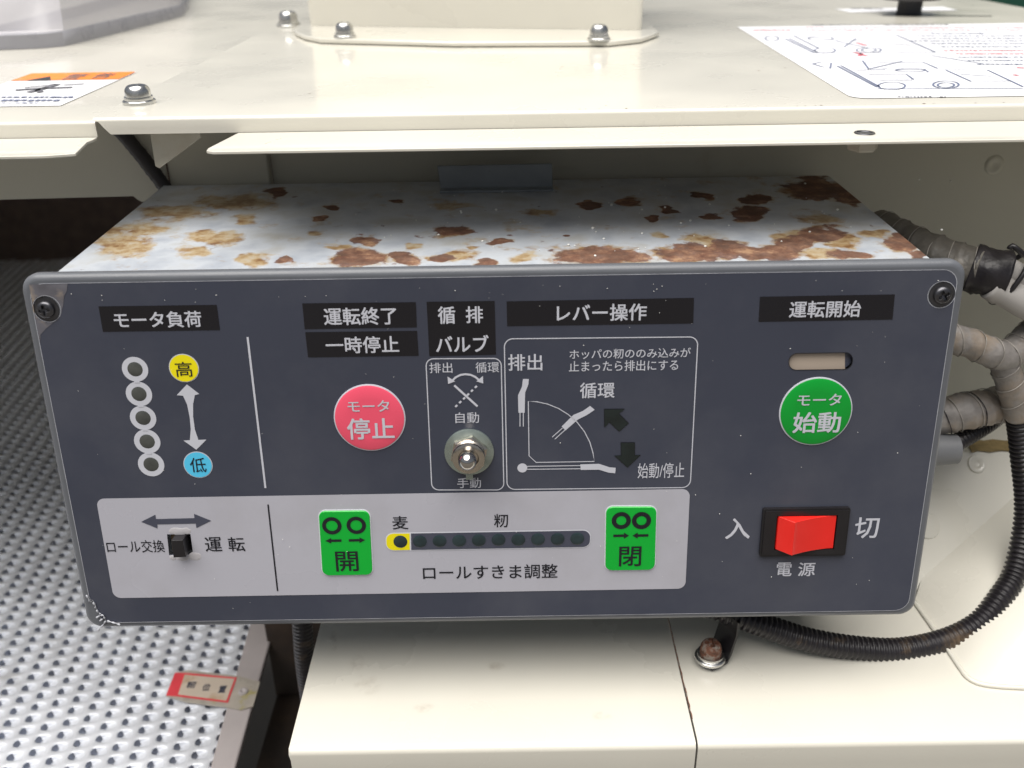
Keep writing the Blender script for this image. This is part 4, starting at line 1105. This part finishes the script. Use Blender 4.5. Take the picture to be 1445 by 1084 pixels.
# tab standing on the box
yt = .1290
A1, A2, A3, A4 = on_y(617, 234.5, yt), on_y(776, 231.5, yt), on_y(780, 266, yt), on_y(622, 270, yt)
bevel(obj('mounting_tab', *prism([(A4[0], yt, ZB + .0001), (A3[0], yt, ZB + .0001), (A3[0] - .0004, yt, A2[2]), (A1[0], yt, A1[2])], (0, .0014, 0)), M_bracket, box), .0003)
obj('tab_foot', *boxg(A4[0], A3[0], yt - .006, yt - .0002, ZB + .0002, ZB + .0012), M_bracket, box)

# bran dust on panel and box
parts = []
def speck(p, r):
    Vv, Ff = [], []
    for i in range(3):
        for k in range(5):
            a = 2 * math.pi * k / 5; q = (0.55, 1.0, 0.55)[i]
            Vv.append(np.array(p) + r * np.array([q * math.cos(a) * random.uniform(.7, 1.4), q * math.sin(a) * random.uniform(.7, 1.4), (i - 1) * .6]))
    for i in range(2):
        for k in range(5): Ff.append((i * 5 + k, i * 5 + (k + 1) % 5, (i + 1) * 5 + (k + 1) % 5, (i + 1) * 5 + k))
    Ff += [(4, 3, 2, 1, 0), (10, 11, 12, 13, 14)]
    return Vv, Ff
for k in range(70):
    u, v = random.uniform(-.172, .172), random.uniform(-.072, .072)
    parts.append(speck(FP.P(u, v, T1 + .0009), random.choice((.00010, .00013, .00016, .00022))))
for k in range(26): parts.append(speck(FP.P(random.uniform(-.165, .172), .0725 - abs(random.gauss(0, .003)), T1 + .0006), random.choice((.00010, .00014, .0002))))
for k in range(70): parts.append(speck((random.gauss(.05, .06), random.uniform(.03, .135), ZB + .0003), random.choice((.0002, .0003, .0004, .0006))))
for q_ in ((863, 289, .0008), (700, 296, .0007), (836, 322, .0008), (840, 361, .0006), (1182, 296, .0007)): parts.append(speck(on_z(q_[0], q_[1], ZB + .0004), q_[2]))
d_ = obj('bran_dust', *merge(parts), M_dust, box, True); d_['kind'] = 'stuff'

# ================================================================== cables
def Yp(ps): return [on_y(x, y, yy) for x, y, yy in ps]
def cable(name, label, pts, rf, mt, n=20, step=.0012, cat='cable'):
    V, F = tube(Yp(pts), rf, n, step); o_ = obj(name, V, F, mt, None, True); tag(o_, label, cat); return o_
# wrapped harness with black tape
hA = thing('wrapped_harness', on_y(1320, 360, .07) - np.array([0, 0, .01]), 'thick dirty grey taped harness with black tape band, behind the box corner', 'cable')
V, F = tube(Yp([(1236, 322, .105), (1275, 342, .088), (1320, 362, .072), (1365, 376, .062), (1386, 381, .058)]), taped(.0092, .010, 2.0, .045), 24, .001); obj('tape_wrap', V, F, M_tape_dk, hA, True)
V, F = tube(Yp([(1370, 377, .061), (1392, 383, .058), (1418, 389, .056)]), taped(.0103, .02, 5.0, .10), 24, .001); obj('black_tape', V, F, M_blacktape, hA, True)
V, F = tube(Yp([(1400, 372, .058), (1440, 392, .056), (1520, 430, .055)]), taped(.0058, .03, 1.0, .03), 18, .0015); obj('cable_sheath', V, F, M_sheath, hA, True)
V, F = tube(Yp([(1398, 400, .054), (1440, 424, .052), (1520, 470, .050)]), taped(.0066, .03, 3.0, .03), 18, .0015); obj('cable_sheath', V, F, M_sheath, hA, True)
V, F = helix(Yp([(1236, 322, .105), (1275, 342, .088), (1320, 362, .072), (1365, 376, .062), (1386, 381, .058)]), .0092, .010, 2.0); obj('tape_edge', V, F, M_tapeedge, hA, True)
# zip tie round both sheaths
ca_, cb_ = Yp([(1412, 384, .055), (1438, 398, .054)]); ax = (cb_ - ca_) / np.linalg.norm(cb_ - ca_)
e1_ = np.cross(ax, (0, 1, 0)); e1_ /= np.linalg.norm(e1_); e2_ = np.cross(ax, e1_)
cc = Yp([(1424, 393, .055)])[0]
ringp = [cc + e1_ * .0122 * math.cos(t) + e2_ * .0078 * math.sin(t) for t in np.linspace(0, 2 * math.pi, 25)]
V, F = tube(ringp, lambda s, a, L: .0011, 8, .001); obj('zip_tie', V, F, M_blackpl, hA, True)
zt = Yp([(1424, 352, .046), (1428, 347, .046), (1436, 352, .045), (1447, 362, .045)]); V, F = tube(zt, lambda s, a, L: .0012, 8, .001); obj('zip_tie_tail', V, F, M_blackpl, hA, True)
hB = thing('branched_harness', on_y(1415, 520, .052) - np.array([0, 0, .01]), 'tan stained taped harness branching in a Y beside the panel', 'cable')
V, F = tube(Yp([(1325, 474, .05), (1364, 483, .05), (1395, 496, .05), (1418, 502, .052), (1440, 487, .056), (1480, 445, .06)]), taped(.0066, .009, 7.0, .045), 22, .001); obj('tape_wrap', V, F, M_tape, hB, True)
V, F = tube(Yp([(1412, 498, .052), (1424, 535, .054), (1433, 565, .055), (1438, 588, .056)]), taped(.0062, .010, 9.0, .04), 22, .001); obj('tape_wrap', V, F, M_tape, hB, True)
V, F = helix(Yp([(1325, 474, .05), (1364, 483, .05), (1395, 496, .05), (1418, 502, .052), (1440, 487, .056), (1480, 445, .06)]), .0066, .0095, 7.0); obj('tape_edge', V, F, M_tapeedge, hB, True)
V, F = helix(Yp([(1412, 498, .052), (1424, 535, .054), (1433, 565, .055), (1438, 588, .056)]), .0062, .011, 9.0); obj('tape_edge', V, F, M_tapeedge, hB, True)
cp_ = Yp([(1312, 590, .062), (1357, 581, .062), (1408, 572, .066), (1460, 565, .07)])
hC = thing('taped_cable', cp_[1] - np.array([0, 0, .009]), 'fat grey taped cable with pale tape edges, below the Y harness', 'cable')
V, F = tube(cp_, taped(.0086, .009, 12.0, .045), 24, .001); obj('tape_wrap', V, F, M_tape, hC, True)
V, F = helix(cp_, .0086, .0095, 12.0); obj('tape_edge', V, F, M_tapeedge, hC, True)
V, F = helix(cp_, .0086, .0160, 3.0); obj('tape_edge', V, F, M_blacktape, hC, True)
# corrugated conduit loop
LP = [(1436, 578, .056), (1443, 640, .056), (1449, 722, .050), (1434, 804, .040), (1410, 846, .031), (1378, 882, .023), (1330, 905, .017), (1268, 917, .012), (1205, 914, .010), (1145, 904, .010), (1096, 889, .011), (1050, 873, .013), (1005, 856, .018)]
cable('corrugated_conduit', 'black corrugated conduit hanging in a wide loop under the panel', LP, corr(.0053, .00055, .0026), M_conduit, 18, .00043, 'conduit')
cable('corrugated_conduit', 'short thin black corrugated conduit leaving the grey cable gland', [(1330, 634, .056), (1345, 627, .060), (1370, 613, .068), (1400, 594, .080), (1425, 572, .095)], corr(.0040, .00045, .0026), M_conduit, 16, .00043, 'conduit')
gc = on_y(1330, 634, .055); FG = Frame((hx, gc[1], gc[2]), (0, 1, 0), (0, 0, 1))
gl_ = on_y(1349, 634, .055)[0] - hx
o = obj('cable_gland', *lathe([(.0078, .0003), (.0078, gl_ * .8), (.0070, gl_), (.0046, gl_)], FG, (0, 0), 28), M_gland, None, True, 40); tag(o, 'mid grey plastic cable gland on the box side', 'cable gland')
# hoses
cable('black_hose', 'black hose slanting down behind the gusset under the hood', [(150, 165, .150), (176, 192, .150), (198, 218, .150), (220, 247, .1495), (240, 275, .1495), (255, 300, .150)], taped(.0036, .004, 3.3, .04), M_blacktape, 14, .0012, 'hose')
cable('black_hose', 'black hose bending down beside the left edge of the lower cover', [(424, 850, .065), (427, 885, .062), (429, 920, .060), (433, 955, .060), (440, 1000, .062), (452, 1060, .068)], corr(.0053, .00018, .0022), M_conduit, 18, .0005, 'hose')
# clamp and rusty bolt on the lower cover
bs = on_z(1001, 936, ZT)
cl_ = thing('pipe_clamp', bs, 'black strap clamp held by a rusty bolt, on the lower cover', 'clamp')
bolt(cl_, bs + np.array([0, 0, .0034]), .0072, .0050, .0066, M_rust, M_zinc)
d0 = bs + np.array([0, 0, .0017])
ends = on_y(1030, 880, .012)
dv = ends - d0; hd = np.array([dv[0], dv[1], 0]); hd /= np.linalg.norm(hd); sdv = np.array([-hd[1], hd[0], 0]) * .0058
path = [d0 - hd * .0035, d0 + hd * .006, d0 + hd * .008 + np.array([0, 0, .004]), ends + np.array([0, 0, -.004]), ends + np.array([0, 0, .004])]
Vc, Fc = [], []
for i, p in enumerate(path):
    for s_ in (-1, 1):
        for t_ in (0, 1): Vc.append(p + sdv * s_ + np.array([-.0012 * hd[0] * (i > 1), -.0012 * hd[1] * (i > 1), .0014]) * t_)
for i in range(len(path) - 1):
    a = i * 4; b = a + 4
    Fc += [(a, a + 2, b + 2, b), (a + 1, b + 1, b + 3, a + 3), (a, b, b + 1, a + 1), (a + 2, a + 3, b + 3, b + 2)]
Fc += [(0, 1, 3, 2), (16, 18, 19, 17)]
obj('strap', Vc, Fc, M_blackpl, cl_)

for o in bpy.data.objects:
    if '_o' in o: del o['_o']
